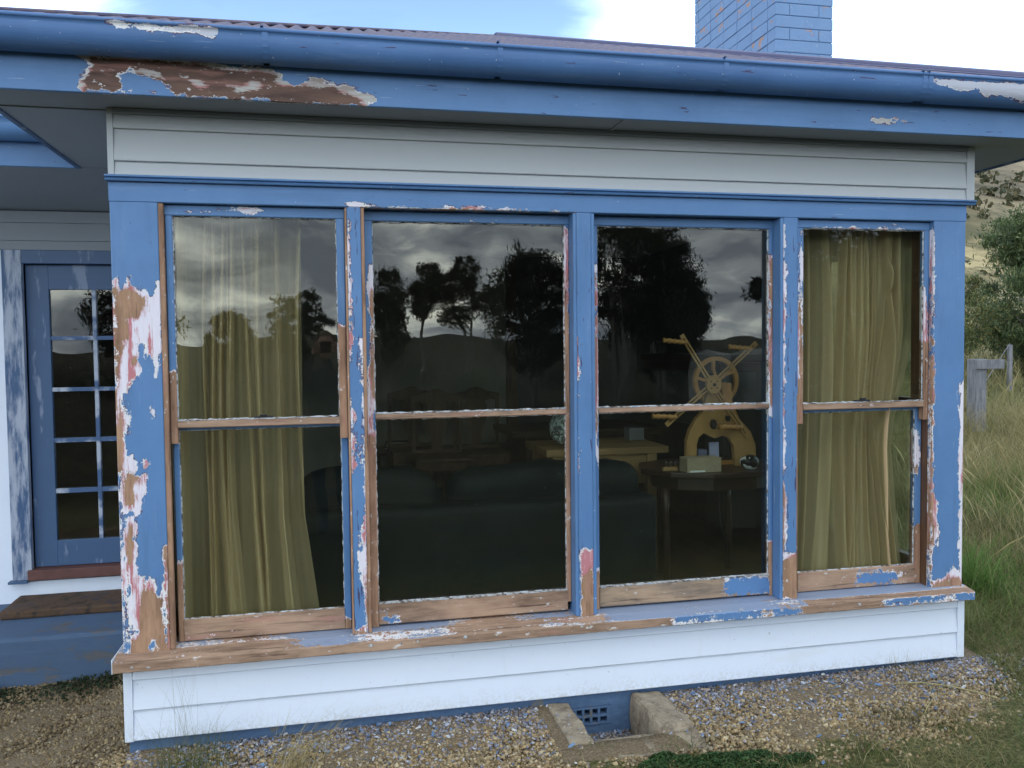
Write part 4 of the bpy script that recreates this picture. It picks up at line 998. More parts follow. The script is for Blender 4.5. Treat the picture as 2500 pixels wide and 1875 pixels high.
# ------------------------------------------------------------------ grass
def blades(x, y, h, wd, lean, cb, ct, z=None, seg=3, dirv=None):
    n = len(x); z = hgt(x, y) - .005 if z is None else z
    az = RNG.uniform(0, 2 * np.pi, n); d = np.stack([np.cos(az), np.sin(az)], 1)
    if dirv is not None: d = d * .8 + np.asarray(dirv); d /= np.linalg.norm(d, axis=1)[:, None]
    s_ = np.stack([-d[:, 1], d[:, 0]], 1); a2 = RNG.uniform(0, 2 * np.pi, n); s_ = np.stack([np.cos(a2), np.sin(a2)], 1)
    V = np.zeros((n, 2 * seg + 1, 3)); C = np.zeros((n, 2 * seg + 1, 3))
    for k in range(seg + 1):
        t_ = k / seg; off = lean * h * t_ ** 1.8; zz_ = z + h * (t_ - .35 * lean * t_ ** 2.2)
        px_, py_ = x + d[:, 0] * off, y + d[:, 1] * off; wk = wd * (1 - t_ * .85) / 2
        col = cb * (1 - t_) + ct * t_
        if k < seg:
            V[:, 2 * k] = np.stack([px_ - s_[:, 0] * wk, py_ - s_[:, 1] * wk, zz_], 1); V[:, 2 * k + 1] = np.stack([px_ + s_[:, 0] * wk, py_ + s_[:, 1] * wk, zz_], 1)
            C[:, 2 * k] = col; C[:, 2 * k + 1] = col
        else: V[:, 2 * k] = np.stack([px_, py_, zz_], 1); C[:, 2 * k] = col
    f = []
    for k in range(seg - 1): f += [(2 * k, 2 * k + 1, 2 * k + 3), (2 * k, 2 * k + 3, 2 * k + 2)]
    f.append((2 * seg - 2, 2 * seg - 1, 2 * seg)); f = np.array(f)
    return V, C, f
def make_grass(name, sets, label, kind='stuff', cat=None, group=None, m=None):
    Vs, Cs, Fs = [], [], []; o_ = 0
    for V, C, f in sets:
        n, k = V.shape[:2]; Fs.append((f[None] + (np.arange(n) * k)[:, None, None]).reshape(-1, 3) + o_); Vs.append(V.reshape(-1, 3)); Cs.append(C.reshape(-1, 3)); o_ += n * k
    o = obj(name, np.concatenate(Vs), np.concatenate(Fs), m or vcol_mat('grass_blade', .7, .25, .35), None, attrs={'col': np.concatenate(Cs)})
    return tag(o, label, cat, group, kind)
def pal_pick(P, n, v=.25): P = np.array(P); return P[RNG.integers(0, len(P), n)] * RNG.uniform(1 - v, 1 + v, (n, 1))
GREEN = [(.055, .095, .022), (.075, .12, .03), (.10, .14, .04)]; DRY = [(.36, .29, .13), (.44, .36, .18), (.28, .23, .10), (.50, .42, .24)]
OLIVE = [(.12, .135, .045), (.17, .165, .06), (.09, .11, .035)]
def clumpy(n, xr, yr, nc, sd):
    cx, cy = RNG.uniform(*xr, nc), RNG.uniform(*yr, nc); k = RNG.integers(0, nc, n)
    return cx[k] + RNG.normal(0, sd, n), cy[k] + RNG.normal(0, sd, n), k
# lawn in the right foreground
sets = []
n = 42000; x = RNG.uniform(.6, 4.9, n); y = RNG.uniform(-1.5, .3, n); dn = np.sin(x * 9 + 1.5 * np.sin(y * 7)) * np.sin(y * 11 + 2) * .38
k = RNG.random(n) < (grassy(x, y) ** 1.3) * (.62 + dn); x, y = x[k], y[k]; n = len(x)
pt = np.sin(x * 4 + 1 + np.sin(y * 5)) * np.sin(y * 6 + np.sin(x * 3)) + RNG.normal(0, .35, n); mixd = pt > .30
h = RNG.uniform(.02, .07, n) * (1 + .5 * (x > 3)) * (1 + .5 * (pt < -.3))
sets.append(blades(x, y, h, RNG.uniform(.002, .0045, n), RNG.uniform(.4, 1.7, n), np.where(mixd[:, None], pal_pick(OLIVE, n, .4), pal_pick(GREEN, n, .5)), np.where(mixd[:, None], pal_pick(DRY, n, .35) * .9, pal_pick([(.14, .18, .06), (.20, .22, .09), (.09, .13, .04), (.30, .27, .13)], n, .4)), seg=2))
n = 1500; x = RNG.uniform(2.4, 4.8, n); y = RNG.uniform(-1.3, .3, n); k = RNG.random(n) < grassy(x, y); x, y = x[k], y[k]; n = len(x)
sets.append(blades(x, y, RNG.uniform(.05, .13, n), RNG.uniform(.0016, .003, n), RNG.uniform(.8, 2.2, n), pal_pick(DRY, n), pal_pick(DRY, n) * 1.15, seg=3))
make_grass('lawn_grass', sets, 'short mixed lawn grass over the right foreground')
# low dark clover patches at the foot of the picture
def clover(cx, cy, rx, ry, n):
    a = RNG.uniform(0, 2 * np.pi, n); r = np.sqrt(RNG.random(n)); x = cx + rx * r * np.cos(a); y = cy + ry * r * np.sin(a)
    z = hgt(x, y) + .004 + .026 * (1 - r ** 2) * RNG.random(n)
    s_ = RNG.uniform(.005, .011, n)
    return np.stack([x, y, z], 1), rotm(n, False, .5), np.stack([s_, s_, s_], 1), pal_pick([(.03, .075, .02), (.045, .10, .03), (.02, .055, .018), (.07, .13, .04)], n)
parts = [clover(cx, cy, RNG.uniform(.03, .085), RNG.uniform(.02, .045), 420) for cx, cy in zip(np.concatenate([RNG.normal(2.28, .13, 30), RNG.normal(1.72, .09, 10), RNG.normal(2.5, .2, 12)]), np.concatenate([RNG.normal(-.62, .035, 30), RNG.normal(-.62, .02, 10), RNG.normal(-.69, .04, 12)]))]
LF_V = [(0, -.6, 0), (.5, 0, .08), (0, .6, 0), (-.5, 0, .08)]; LF_F = [(0, 1, 2), (0, 2, 3)]
tag(scatter_mesh('clover', LF_V, LF_F, *cat3(*parts), vcol_mat('leaf_green', .7, .3, .25)), 'low dark green clover mats on the gravel edge in front of the vent pit', None, None, 'stuff')
n = 2600; x = RNG.uniform(-1.5, -.03, n); y = .88 + .24 * RNG.beta(2, 1, n); s_ = RNG.uniform(.008, .02, n)
tag(scatter_mesh('moss_weeds', LF_V, LF_F, np.stack([x, y, hgt(x, y) + .05 * RNG.random(n) * (.5 + .5 * np.sin(x * 11))], 1), rotm(n), np.stack([s_] * 3, 1), pal_pick([(.025, .04, .018), (.035, .06, .025), (.05, .05, .03)], n), vcol_mat('leaf_green', .7, .3, .25)),
    'dark creeping weeds along the foot of the porch slab', None, None, 'stuff')
# tall grass on the right
sets = []
n = 46000; x, y, k = clumpy(n, (4.35, 12.5), (.2, 12), 620, .16); kp = (x > 4.1 + .12 * np.abs(np.sin(y * 3))); x, y, k = x[kp], y[kp], k[kp]; n = len(x)
hh = np.interp(y, [0, .8, 2, 12], [.10, .28, .5, .75])[:] * RNG.uniform(.45, 1.2, n)
grn = ((k % 5) < 2) & (y < 4.0) | (y < .9); cb = np.where(grn[:, None], pal_pick(GREEN, n), pal_pick(OLIVE, n)); ct = np.where(grn[:, None], pal_pick([(.13, .22, .05), (.20, .27, .08)], n), pal_pick(DRY, n))
sets.append(blades(x, y, hh, RNG.uniform(.003, .006, n) * (1 + y * .04), RNG.uniform(.2, 1.0, n), cb * .65, ct * 1.3, dirv=(-.3, -.1)))
n = 14000; x = RNG.uniform(3.98, 5.0, n); y = RNG.uniform(-.5, 1.6, n); kp = x > 4.0 + .12 * np.sin(y * 5); x, y = x[kp], y[kp]; n = len(x)
dr = RNG.random(n) < .45
sets.append(blades(x, y, RNG.uniform(.04, .16, n) * np.interp(y, [-.5, 0, .6], [.5, .7, 1.3]), RNG.uniform(.002, .004, n), RNG.uniform(.4, 1.4, n), pal_pick(OLIVE, n), np.where(dr[:, None], pal_pick(DRY, n), pal_pick(GREEN, n, .4) * 1.6), dirv=(-.2, -.2)))
n = 16000; x = RNG.uniform(8, 34, n); y = RNG.uniform(10, 34, n)
sets.append(blades(x, y, RNG.uniform(.35, .8, n), RNG.uniform(.015, .03, n), RNG.uniform(.3, 1, n), pal_pick(OLIVE, n), pal_pick(DRY, n)))
make_grass('tall_grass', sets, 'long dry and green grass growing beside the right corner of the house')
# seed stalks with heads
sets = []; n = 420; x = RNG.uniform(4.4, 7.5, n); y = RNG.uniform(.5, 5, n)
V, C, f = blades(x, y, RNG.uniform(.5, .95, n), np.full(n, .0018), RNG.uniform(.15, .6, n), pal_pick(DRY, n), pal_pick(DRY, n) * 1.2, seg=5, dirv=(-.6, -.2)); V[:, 8:10] += RNG.normal(0, .004, (n, 2, 3)); sets.append((V, C, f))
make_grass('seed_stalks', sets, 'pale arching grass seed stalks above the long grass')
# separate tufts one can point at
def tuft(cx, cy, n, h, lean, cols, tips, label, name='grass_tuft', sd=.03, wd=.003, dirv=None, group=None):
    x = cx + RNG.normal(0, sd, n); y = cy + RNG.normal(0, sd, n)
    make_grass(name, [blades(x, y, RNG.uniform(.4, 1, n) * h, RNG.uniform(.5, 1, n) * wd, RNG.uniform(.1, lean, n), pal_pick(cols, n), pal_pick(tips, n), seg=4, dirv=dirv)], label, None, 'plant', group)
tuft(.28, -.22, 240, .22, .9, GREEN, OLIVE, 'dense green grass tuft at the left corner of the bay', sd=.085)
tuft(.26, -.20, 46, .50, .55, OLIVE, [(.20, .18, .12), (.16, .15, .10)], 'thin wispy grey stalks rising in front of the white corner boards', 'wispy_grass', .05, .0018, (.25, 0))
tuft(.66, -.30, 130, .30, 1.9, DRY, DRY, 'straw coloured flattened grass right of the green corner tuft', 'dry_grass', .05, .003, (1.2, .3))
tuft(3.52, -.10, 60, .17, .8, [(.10, .09, .05)], DRY, 'small dry weed against the lowest white board near the right corner', 'dry_weed', .05, .0022)
tuft(3.06, -.16, 26, .08, 1.2, OLIVE, DRY, 'tiny grass sprig on gravel under the fourth window', sd=.03, wd=.002)
tuft(2.90, -.68, 190, .11, 1.2, GREEN, OLIVE, 'spiky green tuft at the bottom edge left of the lawn', sd=.05)
tuft(3.16, -.50, 240, .10, 1.4, [(.10, .09, .05), (.08, .08, .05)], OLIVE, 'greyish matted tuft between gravel and lawn', sd=.07)
tuft(-.62, -.05, 80, .06, 1.3, GREEN, OLIVE, 'small weed on the shaded gravel below the porch', sd=.06)
tuft(4.22, .42, 300, .30, .9, [(.10, .14, .04)], [(.34, .34, .14), (.40, .38, .2)], 'pale bushy grass tussock beside the right house corner', sd=.07, wd=.004)
tuft(4.75, .9, 340, .55, .9, GREEN, [(.12, .25, .05), (.20, .32, .08)], 'bright green broad bladed tussock right of the house corner', sd=.10, wd=.009)
tuft(4.25, .05, 220, .09, 1.8, [(.30, .20, .10)], [(.48, .36, .2)], 'tan dead grass mat at the right corner', 'dry_grass', .10, .003)
MB().tube([(3.389,-0.163),(3.506,-0.198),(3.605,-0.265),(3.694,-0.339),(3.758,-0.426),(3.806,-0.543),(3.836,-0.677)] and [(p[0], p[1], -.388 + .012 * math.sin(i)) for i, p in enumerate([(3.389,-0.163),(3.506,-0.198),(3.605,-0.265),(3.694,-0.339),(3.758,-0.426),(3.806,-0.543),(3.836,-0.677)])], .0032, 6).build('dry_cane', simple('cane_straw', (.28, .25, .10), (.36, .30, .14)), None, True)
tag(bpy.data.objects['dry_cane'], 'long thin yellow cane lying across the gravel at lower right', 'twig')
MB().tube([(p[0], p[1], -.392) for p in [(3.545,-0.292),(3.476,-0.330),(3.382,-0.402),(3.299,-0.484)]], .0026, 5).build('dry_stalk', simple('cane_straw', (.28, .25, .10), (.36, .30, .14)), None, True)
tag(bpy.data.objects['dry_stalk'], 'short bent straw stalk below the long yellow cane', 'twig')

# ------------------------------------------------------------------ trees
def tree(name, x, y, height, crown_w, label, seed, n_leaf=7000, leaf=(.10, .03), trunks=1, base=.35, cols=None, group=None, clump=.32, ncl=60, lean=0.0, crown_h=None, droop=.0, trunk_r=None, bark=None, bare_twigs=0):
    rg = np.random.default_rng(seed); rd = random.Random(seed); z0 = float(hgt(x, y))
    root = empty(name, (x, y, z0), label, 'tree', group); tr = MB(); tips = []
    crown_w = max(.4, crown_w - 1.5 * clump); height = height - .8 * clump
    r0 = trunk_r or height * .022
    ch_ = crown_h or height * (1 - base)
    zc_ = height - ch_ / 2
    cl = []
    for i in range(ncl):
        while True:
            p = rg.uniform(-1, 1, 3)
            if p @ p < 1 and (p @ p > .12 or rd.random() < .4): break
        wob = 1 + .25 * math.sin(3.1 * math.atan2(p[1], p[0]) + seed) + .15 * math.sin(5 * p[2] + seed)
        cl.append(Vector((p[0] * crown_w / 2 * wob + lean * (zc_ / height), p[1] * crown_w / 2 * wob, zc_ + p[2] * ch_ / 2)))
    for k in range(trunks):
        a = 2 * math.pi * k / max(1, trunks) + seed; sp = (trunks > 1) * crown_w * .16
        pts = []; 
        for j in range(7):
            t_ = j / 6; pts.append(Vector((math.cos(a) * sp * t_ + lean * t_ + rd.uniform(-1, 1) * .012 * height, math.sin(a) * sp * t_ + rd.uniform(-1, 1) * .012 * height, t_ * height * .80 - .05)))
        pts[0] = Vector((math.cos(a) * .05 * (trunks > 1), math.sin(a) * .05, -.1))
        rs = [r0 * (1 - .8 * j / 6) * (1.0 if trunks == 1 else .75) for j in range(7)]; tr.tube([p + Vector((x, y, z0)) for p in pts], rs, 8)
        for c in cl[k::trunks]:
            j = max(1.0, min(5.8, (c.z - .28 * crown_w * rd.uniform(.5, 1.2)) / (height * .8) * 6)); i0 = int(j); st = pts[i0].lerp(pts[min(6, i0 + 1)], j - i0)
            if st.z > c.z: st = pts[max(0, i0 - 1)]
            md = st.lerp(c, .5) + Vector((rd.uniform(-1, 1), rd.uniform(-1, 1), rd.uniform(-.2, 1))) * .06 * crown_w
            rr2 = rs[min(6, i0)] * rd.uniform(.25, .5); tr.tube([q + Vector((x, y, z0)) for q in (st, md, c)], [rr2, rr2 * .6, rr2 * .15], 5, False)
    tr.build('trunk', bark or M_bark(), root, True)
    k = rg.integers(0, ncl, n_leaf); cc = np.array([tuple(c) for c in cl])
    sz = clump * (.6 + .8 * rg.random(ncl)); d = rg.normal(0, 1, (n_leaf, 3)); d /= np.linalg.norm(d, axis=1)[:, None]; d *= (rg.random(n_leaf) ** .62 * np.where(rg.random(n_leaf) < .14, 1.55, 1.0))[:, None]
    P_ = cc[k] + d * sz[k][:, None] * np.array([1, 1, .8]) + np.array([x, y, z0]); P_[:, 2] -= droop * rg.random(n_leaf) * sz[k]
    cols = cols or [(.040, .060, .022), (.055, .078, .03), (.03, .045, .018)]
    cf_ = np.array(cols)[rg.integers(0, len(cols), n_leaf)] * rg.uniform(.7, 1.3, (n_leaf, 1)) * (.75 + .5 * rg.random(ncl))[k][:, None]
    sc = rg.uniform(.6, 1.3, n_leaf)
    scatter_mesh('crown', LF_V, LF_F, P_, rotm(n_leaf), np.stack([leaf[1] * sc, leaf[0] * sc, leaf[1] * sc], 1), cf_, vcol_mat('gum_leaf', .55, .35, .25), root)
    return root
GUMC = [(.065, .105, .042), (.09, .135, .05), (.045, .075, .03), (.13, .165, .06), (.16, .185, .08)]
OLV = [(.17, .155, .05), (.24, .20, .06), (.12, .12, .04)]
# right of the house
tree('gum_tree', 19.1, 14.4, 5.1, 5.0, 'large dense grey green gum tree right of the house', 3, 75000, (.12, .030), 2, .12, GUMC, clump=.44, ncl=150, crown_h=5.0)
tree('gum_tree', 15.0, 15.4, 3.7, 1.9, 'olive yellow bushy tree between house corner and the big gum', 5, 30000, (.07, .024), 3, .25, OLV + GUMC, clump=.34, ncl=60)
tree('gum_tree', 14.9, 13.6, 3.1, 2.6, 'low olive scrub tree under the big gum', 8, 24000, (.07, .024), 3, .05, OLV + GUMC, clump=.34, ncl=50, crown_h=2.3)
tree('dead_tree', 13.45, 13.6, 2.7, 1.6, 'bare grey twiggy tree beside the right house corner', 11, 350, (.06, .03), 4, .2, OLV, clump=.3, ncl=46, bark=M_bark(), trunk_r=.05)
# hill bushes
n = 900; x = RNG.uniform(40, 330, n); y = RNG.uniform(55, 215, n); kk = RNG.integers(0, n, 34000)
sz = RNG.uniform(.5, 2.2, n); d = RNG.normal(0, 1, (34000, 3)); P_ = np.stack([x[kk], y[kk], hgt(x[kk], y[kk])], 1) + d * (sz[kk] * .45)[:, None]; s_ = sz[kk] * RNG.uniform(.3, .6, 34000)
tag(scatter_mesh('hill_scrub', LF_V, LF_F, P_, rotm(34000), np.stack([s_] * 3, 1), pal_pick([(.055, .06, .03), (.08, .075, .04), (.04, .05, .025), (.13, .11, .06)], 34000), vcol_mat('scrub_leaf', .8, .2, .2)), 'scattered dull scrub over the dry hillside', None, None, 'stuff')
# fence remains
def post(x, y, h, wd, label, arm=None):
    z = float(hgt(x, y)); root = empty('fence_post', (x, y, z), label, 'fence post')
    MB().box(x - wd / 2, x + wd / 2, y - wd / 2, y + wd / 2, z - .3, z + h).build('post', M_post(), root, bevel=.01)
    if arm: MB().box(x - wd * .6, x + arm, y - wd * .7, y - wd * .5, z + h - .16, z + h - .01).build('crossbar', M_post(), root, bevel=.006)
post(11.06, 8.1, 1.16, .20, 'thick grey post with a short top bar beyond the right corner', .40)
post(11.42, 8.35, .72, .045, 'thin blue grey stake standing in the long grass right of the thick post')
post(15.4, 12.1, 1.0, .08, 'dark thin post at the right edge below the gum tree')
wr = MB(); wr.tube([(11.2, 8.1, .55), (15.4, 12.1, 1.2)], .006, 4); tag(wr.build('fence_wire', M_post(), None), 'single sagging wire from the thick post to the far thin post', 'wire')

# trees behind the photographer, seen mirrored in the panes
DK = [(.020, .028, .013), (.028, .036, .017), (.014, .02, .010)]
def rtree(px_, top, bottom_w, D, name, label, seed, **k):
    """px_ = world x, top = height above the eye line at distance D"""
    yy = -(D - 3.575); return tree(name, px_, yy, top - float(hgt(px_, yy)), bottom_w, label, seed, cols=DK, group=None, **k)
rtree(-1.45, 2.25, 1.55, 20, 'gum_sapling', 'small round sapling mirrored low in the left window behind the curtain', 21, n_leaf=5600, leaf=(.11, .035), trunks=2, base=.3, clump=.15, ncl=60)
rtree(.18, 2.95, 1.75, 20, 'gum_sapling', 'slender gum sapling with open crown mirrored at the right of the left window', 22, n_leaf=6000, leaf=(.12, .034), trunks=1, base=.34, clump=.17, ncl=60, trunk_r=.035)
rtree(2.15, 3.35, 1.7, 20, 'gum_tree', 'dense rounded tree mirrored at the left of the second window', 23, n_leaf=11000, leaf=(.11, .035), trunks=2, base=.30, clump=.24, ncl=90)
rtree(4.30, 4.75, 1.35, 30, 'gum_tree', 'narrow topped gum mirrored left of centre in the second window', 24, n_leaf=11000, leaf=(.11, .036), trunks=2, base=.50, clump=.25, ncl=50)
rtree(5.62, 4.85, 2.3, 30, 'gum_tree', 'forked gum with wide crown mirrored at the centre of the second window', 25, n_leaf=15000, leaf=(.11, .036), trunks=2, base=.40, clump=.27, ncl=70)
rtree(6.75, 3.6, 1.2, 30, 'bare_shrub', 'thin bare shrub mirrored right of the forked gum', 26, n_leaf=500, leaf=(.10, .03), trunks=3, base=.2, clump=.3, ncl=40, trunk_r=.03)
rtree(5.75, 3.85, 3.2, 20, 'gum_tree', 'broad dark tree mirrored at the right of the second window', 27, n_leaf=26000, leaf=(.10, .032), trunks=3, base=.26, clump=.28, ncl=140)
rtree(7.55, 5.0, 1.9, 19, 'gum_tree', 'tall gum with open top mirrored at the left edge of the third window', 28, n_leaf=5500, leaf=(.11, .034), trunks=3, base=.3, clump=.26, ncl=60, trunk_r=.09)
rtree(9.1, 4.5, 3.3, 20, 'gum_tree', 'big dark rounded gum filling the third window mirror', 29, n_leaf=42000, leaf=(.10, .033), trunks=3, base=.18, clump=.31, ncl=190)
rtree(9.9, 3.5, 2.2, 21, 'gum_tree', 'lower right shoulder tree beside the big rounded mirrored gum', 30, n_leaf=12000, leaf=(.11, .035), trunks=2, base=.05, clump=.32, ncl=60)
rtree(8.95, 3.45, 1.7, 13.2, 'cypress_tree', 'near tree whose branch tips are mirrored at the right of the third window', 31, n_leaf=14000, leaf=(.10, .026), trunks=1, base=.10, clump=.14, ncl=120)
rtree(10.5, 5.2, 3.6, 13.5, 'gum_tree', 'near dark tree mirrored across the fourth window', 32, n_leaf=40000, leaf=(.10, .035), trunks=3, base=.0, clump=.36, ncl=150)
rtree(13.5, 5.2, 4.0, 15.0, 'gum_tree', 'second near dark tree mirrored at the right of the fourth window', 33, n_leaf=24000, leaf=(.11, .035), trunks=3, base=.0, clump=.48, ncl=90)
rtree(-4.1, 3.6, 3.0, 19, 'gum_tree', 'spreading gum mirrored in the top panes of the glazed door', 34, n_leaf=9000, leaf=(.11, .035), trunks=2, base=.35, clump=.30, ncl=60)
# dark bushes along the mirrored horizon
n = 26000; nb = 150; bx = RNG.uniform(-14, 26, nb); by = RNG.uniform(-27, -19, nb); bs = RNG.uniform(.25, .60, nb); k = RNG.integers(0, nb, n); d = RNG.normal(0, .55, (n, 3)); d[:, 0] *= 1.6
P_ = np.stack([bx[k], by[k], hgt(bx[k], by[k]) + bs[k] * .7], 1) + d * bs[k][:, None]; s_ = RNG.uniform(.05, .11, n)
tag(scatter_mesh('low_scrub', LF_V, LF_F, P_, rotm(n), np.stack([s_ * .6, s_, s_], 1), pal_pick(DK, n), vcol_mat('gum_leaf', .55, .35, .25)), 'low dark scrub in the paddock behind the photographer', None, None, 'stuff')
for tx, lab in ((10.1, 'left'), (11.3, 'right')):
    z = float(hgt(tx, -15.5)); pr = [(.0, 0), (.55, 0), (.55, 1.25), (.5, 1.32), (0, 1.42)]
    ring = [[(tx + r_ * math.cos(a), -15.5 + r_ * math.sin(a), z + h_) for a in np.linspace(0, 2 * math.pi, 25)[:-1]] for r_, h_ in pr[1:]]
    mb = MB(); mb.v = [q for R0 in ring for q in R0]; mb.f = [(i * 24 + j, i * 24 + (j + 1) % 24, (i + 1) * 24 + (j + 1) % 24, (i + 1) * 24 + j) for i in range(3) for j in range(24)] + [tuple(range(72, 96))]
    tag(mb.build('water_tank', M_tank(), None, True), 'pale steel water tank, %s one of two mirrored low in the third window' % lab, 'water tank')
# ------------------------------------------------------------------ the room behind the windows
FZ = -.12
pw = M_plaster(); pw2 = M_plaster2()
MB().box(.03, 3.86, .16, 4.4, FZ - .05, FZ).build('floor_boards', M_floorb(), house)
MB().box(.03, 3.86, .16, 4.5, 2.10, 2.14).build('room_ceiling', M_ceil(), house)
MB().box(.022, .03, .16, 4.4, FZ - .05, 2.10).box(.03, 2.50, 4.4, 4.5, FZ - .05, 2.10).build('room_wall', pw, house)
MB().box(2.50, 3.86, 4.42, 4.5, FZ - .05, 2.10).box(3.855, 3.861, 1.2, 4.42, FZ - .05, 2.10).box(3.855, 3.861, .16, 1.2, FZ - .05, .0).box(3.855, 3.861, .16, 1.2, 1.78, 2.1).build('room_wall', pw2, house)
MB().box(.03, 3.86, .1605, .18, 1.83, 2.10).box(.03, 3.86, .1605, .18, FZ - .05, -.06).build('room_wall', pw, house)
MB().box(2.50, 2.60, 4.34, 4.40, FZ, 2.10).build('wall_post', M_oak(), house)
# fireplace on the right wall with a mantel shelf
fp = MB().box(3.60, 3.855, 2.0, 3.35, FZ, 1.02).build('fireplace', pw2, house)
MB().box(3.50, 3.856, 1.90, 3.45, 1.09, 1.15).box(3.54, 3.856, 1.94, 3.41, 1.02, 1.09).build('mantel', M_dark(), fp, bevel=.006)
MB().box(3.592, 3.61, 2.3, 3.05, FZ, .60).build('hearth_opening', M_black(), fp)

def curtain(xl, xr, ztop, zbot, yc, folds, seed, edge, label, amp=.046):
    """pleated sheer: every pleat is a steep-sided fold whose double layer hides more of the room than the single layer between folds"""
    rg = np.random.default_rng(seed); nu, nz = 420, 70
    U = np.linspace(0, 1, nu); Z = np.linspace(0, 1, nz); c0 = np.sort(rg.uniform(.01, .99, folds)); wd0 = rg.uniform(.010, .038, folds)
    dr = rg.normal(0, .030, (folds, 4)); hh = rg.uniform(.5, 1.25, folds); v, lay = [], []
    for t_ in Z:
        z = ztop + (zbot - ztop) * t_; yy = np.full(nu, yc); la = np.full(nu, .12 + .25 * t_ * 0); q = np.zeros(nu)
        for k in range(folds):
            c = c0[k] + dr[k, 0] * t_ + dr[k, 1] * math.sin(t_ * 3.1) + dr[k, 2] * .3 * math.sin(t_ * 7 + k) + (c0[k] - .5) * .06 * t_
            wk = wd0[k] * (.7 + 1.3 * t_ ** 1.3 * (k % 3 != 0)); d = (U - c) / wk
            b = np.where(np.abs(d) < 1, (1 - np.abs(d) ** 3) ** 2, 0) * (1 + .35 * d)
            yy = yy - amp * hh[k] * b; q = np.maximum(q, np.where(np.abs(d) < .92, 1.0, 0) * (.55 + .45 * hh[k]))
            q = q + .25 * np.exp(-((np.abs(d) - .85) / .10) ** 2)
        yy += .006 * np.sin(U * 60 + t_ * 2) + .010 * np.sin(U * 9 + seed + t_)
        q = np.convolve(q, np.ones(5) / 5, 'same')
        xx = xl + (xr - xl) * U + edge(t_) * U ** 2.2
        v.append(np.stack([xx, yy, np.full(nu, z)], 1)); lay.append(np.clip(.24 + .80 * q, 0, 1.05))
    V = np.concatenate(v); i = np.arange(nz - 1)[:, None]; j = np.arange(nu - 1)[None]
    F = np.stack([i * nu + j, i * nu + j + 1, (i + 1) * nu + j + 1, (i + 1) * nu + j], -1).reshape(-1, 4)
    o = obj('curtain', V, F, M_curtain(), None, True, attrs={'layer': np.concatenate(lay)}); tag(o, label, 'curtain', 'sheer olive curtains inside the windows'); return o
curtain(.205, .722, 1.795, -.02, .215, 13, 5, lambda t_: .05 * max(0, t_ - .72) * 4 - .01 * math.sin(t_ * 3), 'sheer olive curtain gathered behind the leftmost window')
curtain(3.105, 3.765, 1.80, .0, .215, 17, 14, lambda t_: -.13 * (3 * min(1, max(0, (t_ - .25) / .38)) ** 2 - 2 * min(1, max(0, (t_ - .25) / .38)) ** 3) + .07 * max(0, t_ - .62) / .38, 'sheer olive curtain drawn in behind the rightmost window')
MB().tube([(.10, .20, 1.80), (.80, .20, 1.80)], .008, 8).build('curtain_rod', M_dark(), house); MB().tube([(3.02, .20, 1.81), (3.80, .20, 1.81)], .008, 8).build('curtain_rod', M_dark(), house)
# dark red drape edge left of the right curtain
V = []; nn = 40
for i in range(nn):
    for z in np.linspace(1.3, -.05, 12): V.append((3.025 + .075 * i / nn, .25 + .012 * math.sin(i * .6), z))
tag(obj('drape', V, [(i * 12 + j, i * 12 + j + 1, (i + 1) * 12 + j + 1, (i + 1) * 12 + j) for i in range(nn - 1) for j in range(11)], M_trunkred(), None, True), 'narrow dark red cloth hanging left of the right curtain', 'drape')

def soft(name, x0, x1, y0, y1, z0, z1, m, parent, r=.07, amp=.02, sub=2, dent=None, seed=0):
    bm = bmesh.new(); bmesh.ops.create_cube(bm, size=1)
    for vv in bm.verts: vv.co = Vector(((vv.co.x + .5) * (x1 - x0) + x0, (vv.co.y + .5) * (y1 - y0) + y0, (vv.co.z + .5) * (z1 - z0) + z0))
    bmesh.ops.bevel(bm, geom=bm.edges[:], offset=r, segments=4, affect='EDGES', profile=.5, clamp_overlap=True)
    bmesh.ops.subdivide_edges(bm, edges=[e for e in bm.edges if e.calc_length() > .12], cuts=7, use_grid_fill=True)
    for vv in bm.verts:
        vv.co += Vector(mn.noise_vector(vv.co * 4 + Vector((seed, 0, 0)))) * amp
        if dent: vv.co.z += dent(vv.co)
    me = bpy.data.meshes.new(name); bm.to_mesh(me); bm.free(); me.materials.append(m); me.polygons.foreach_set('use_smooth', [True] * len(me.polygons))
    o = bpy.data.objects.new(name, me); link(o)
    if parent is not None: o.parent = parent; o.matrix_parent_inverse = pinv(parent)
    return o
sofa = empty('sofa', (1.55, .9, FZ), 'dark green leather sofa seen from behind through the middle windows', 'sofa')
lt = M_leather()
soft('sofa_back', .62, 2.46, .42, .60, FZ + .02, .455, lt, sofa, .05, .008)
for i, (a, b) in enumerate(((.64, 1.365), (1.385, 2.44))):
    soft('back_cushion', a, b, .52, .74, .25, .625, lt, sofa, .10, .03, seed=i * 7, dent=lambda c, a=a, b=b: (-.05 * abs((c.x - (a + b) / 2) / (b - a) * 2) ** 3 if c.z > .4 else 0))
soft('seat_base', .64, 2.44, .60, 1.35, FZ + .06, .30, lt, sofa, .06, .01)
for a, b in ((.50, .66), (2.30, 2.46)): soft('armrest', a, b, .45, 1.35, FZ + .02, .42, lt, sofa, .07, .01)

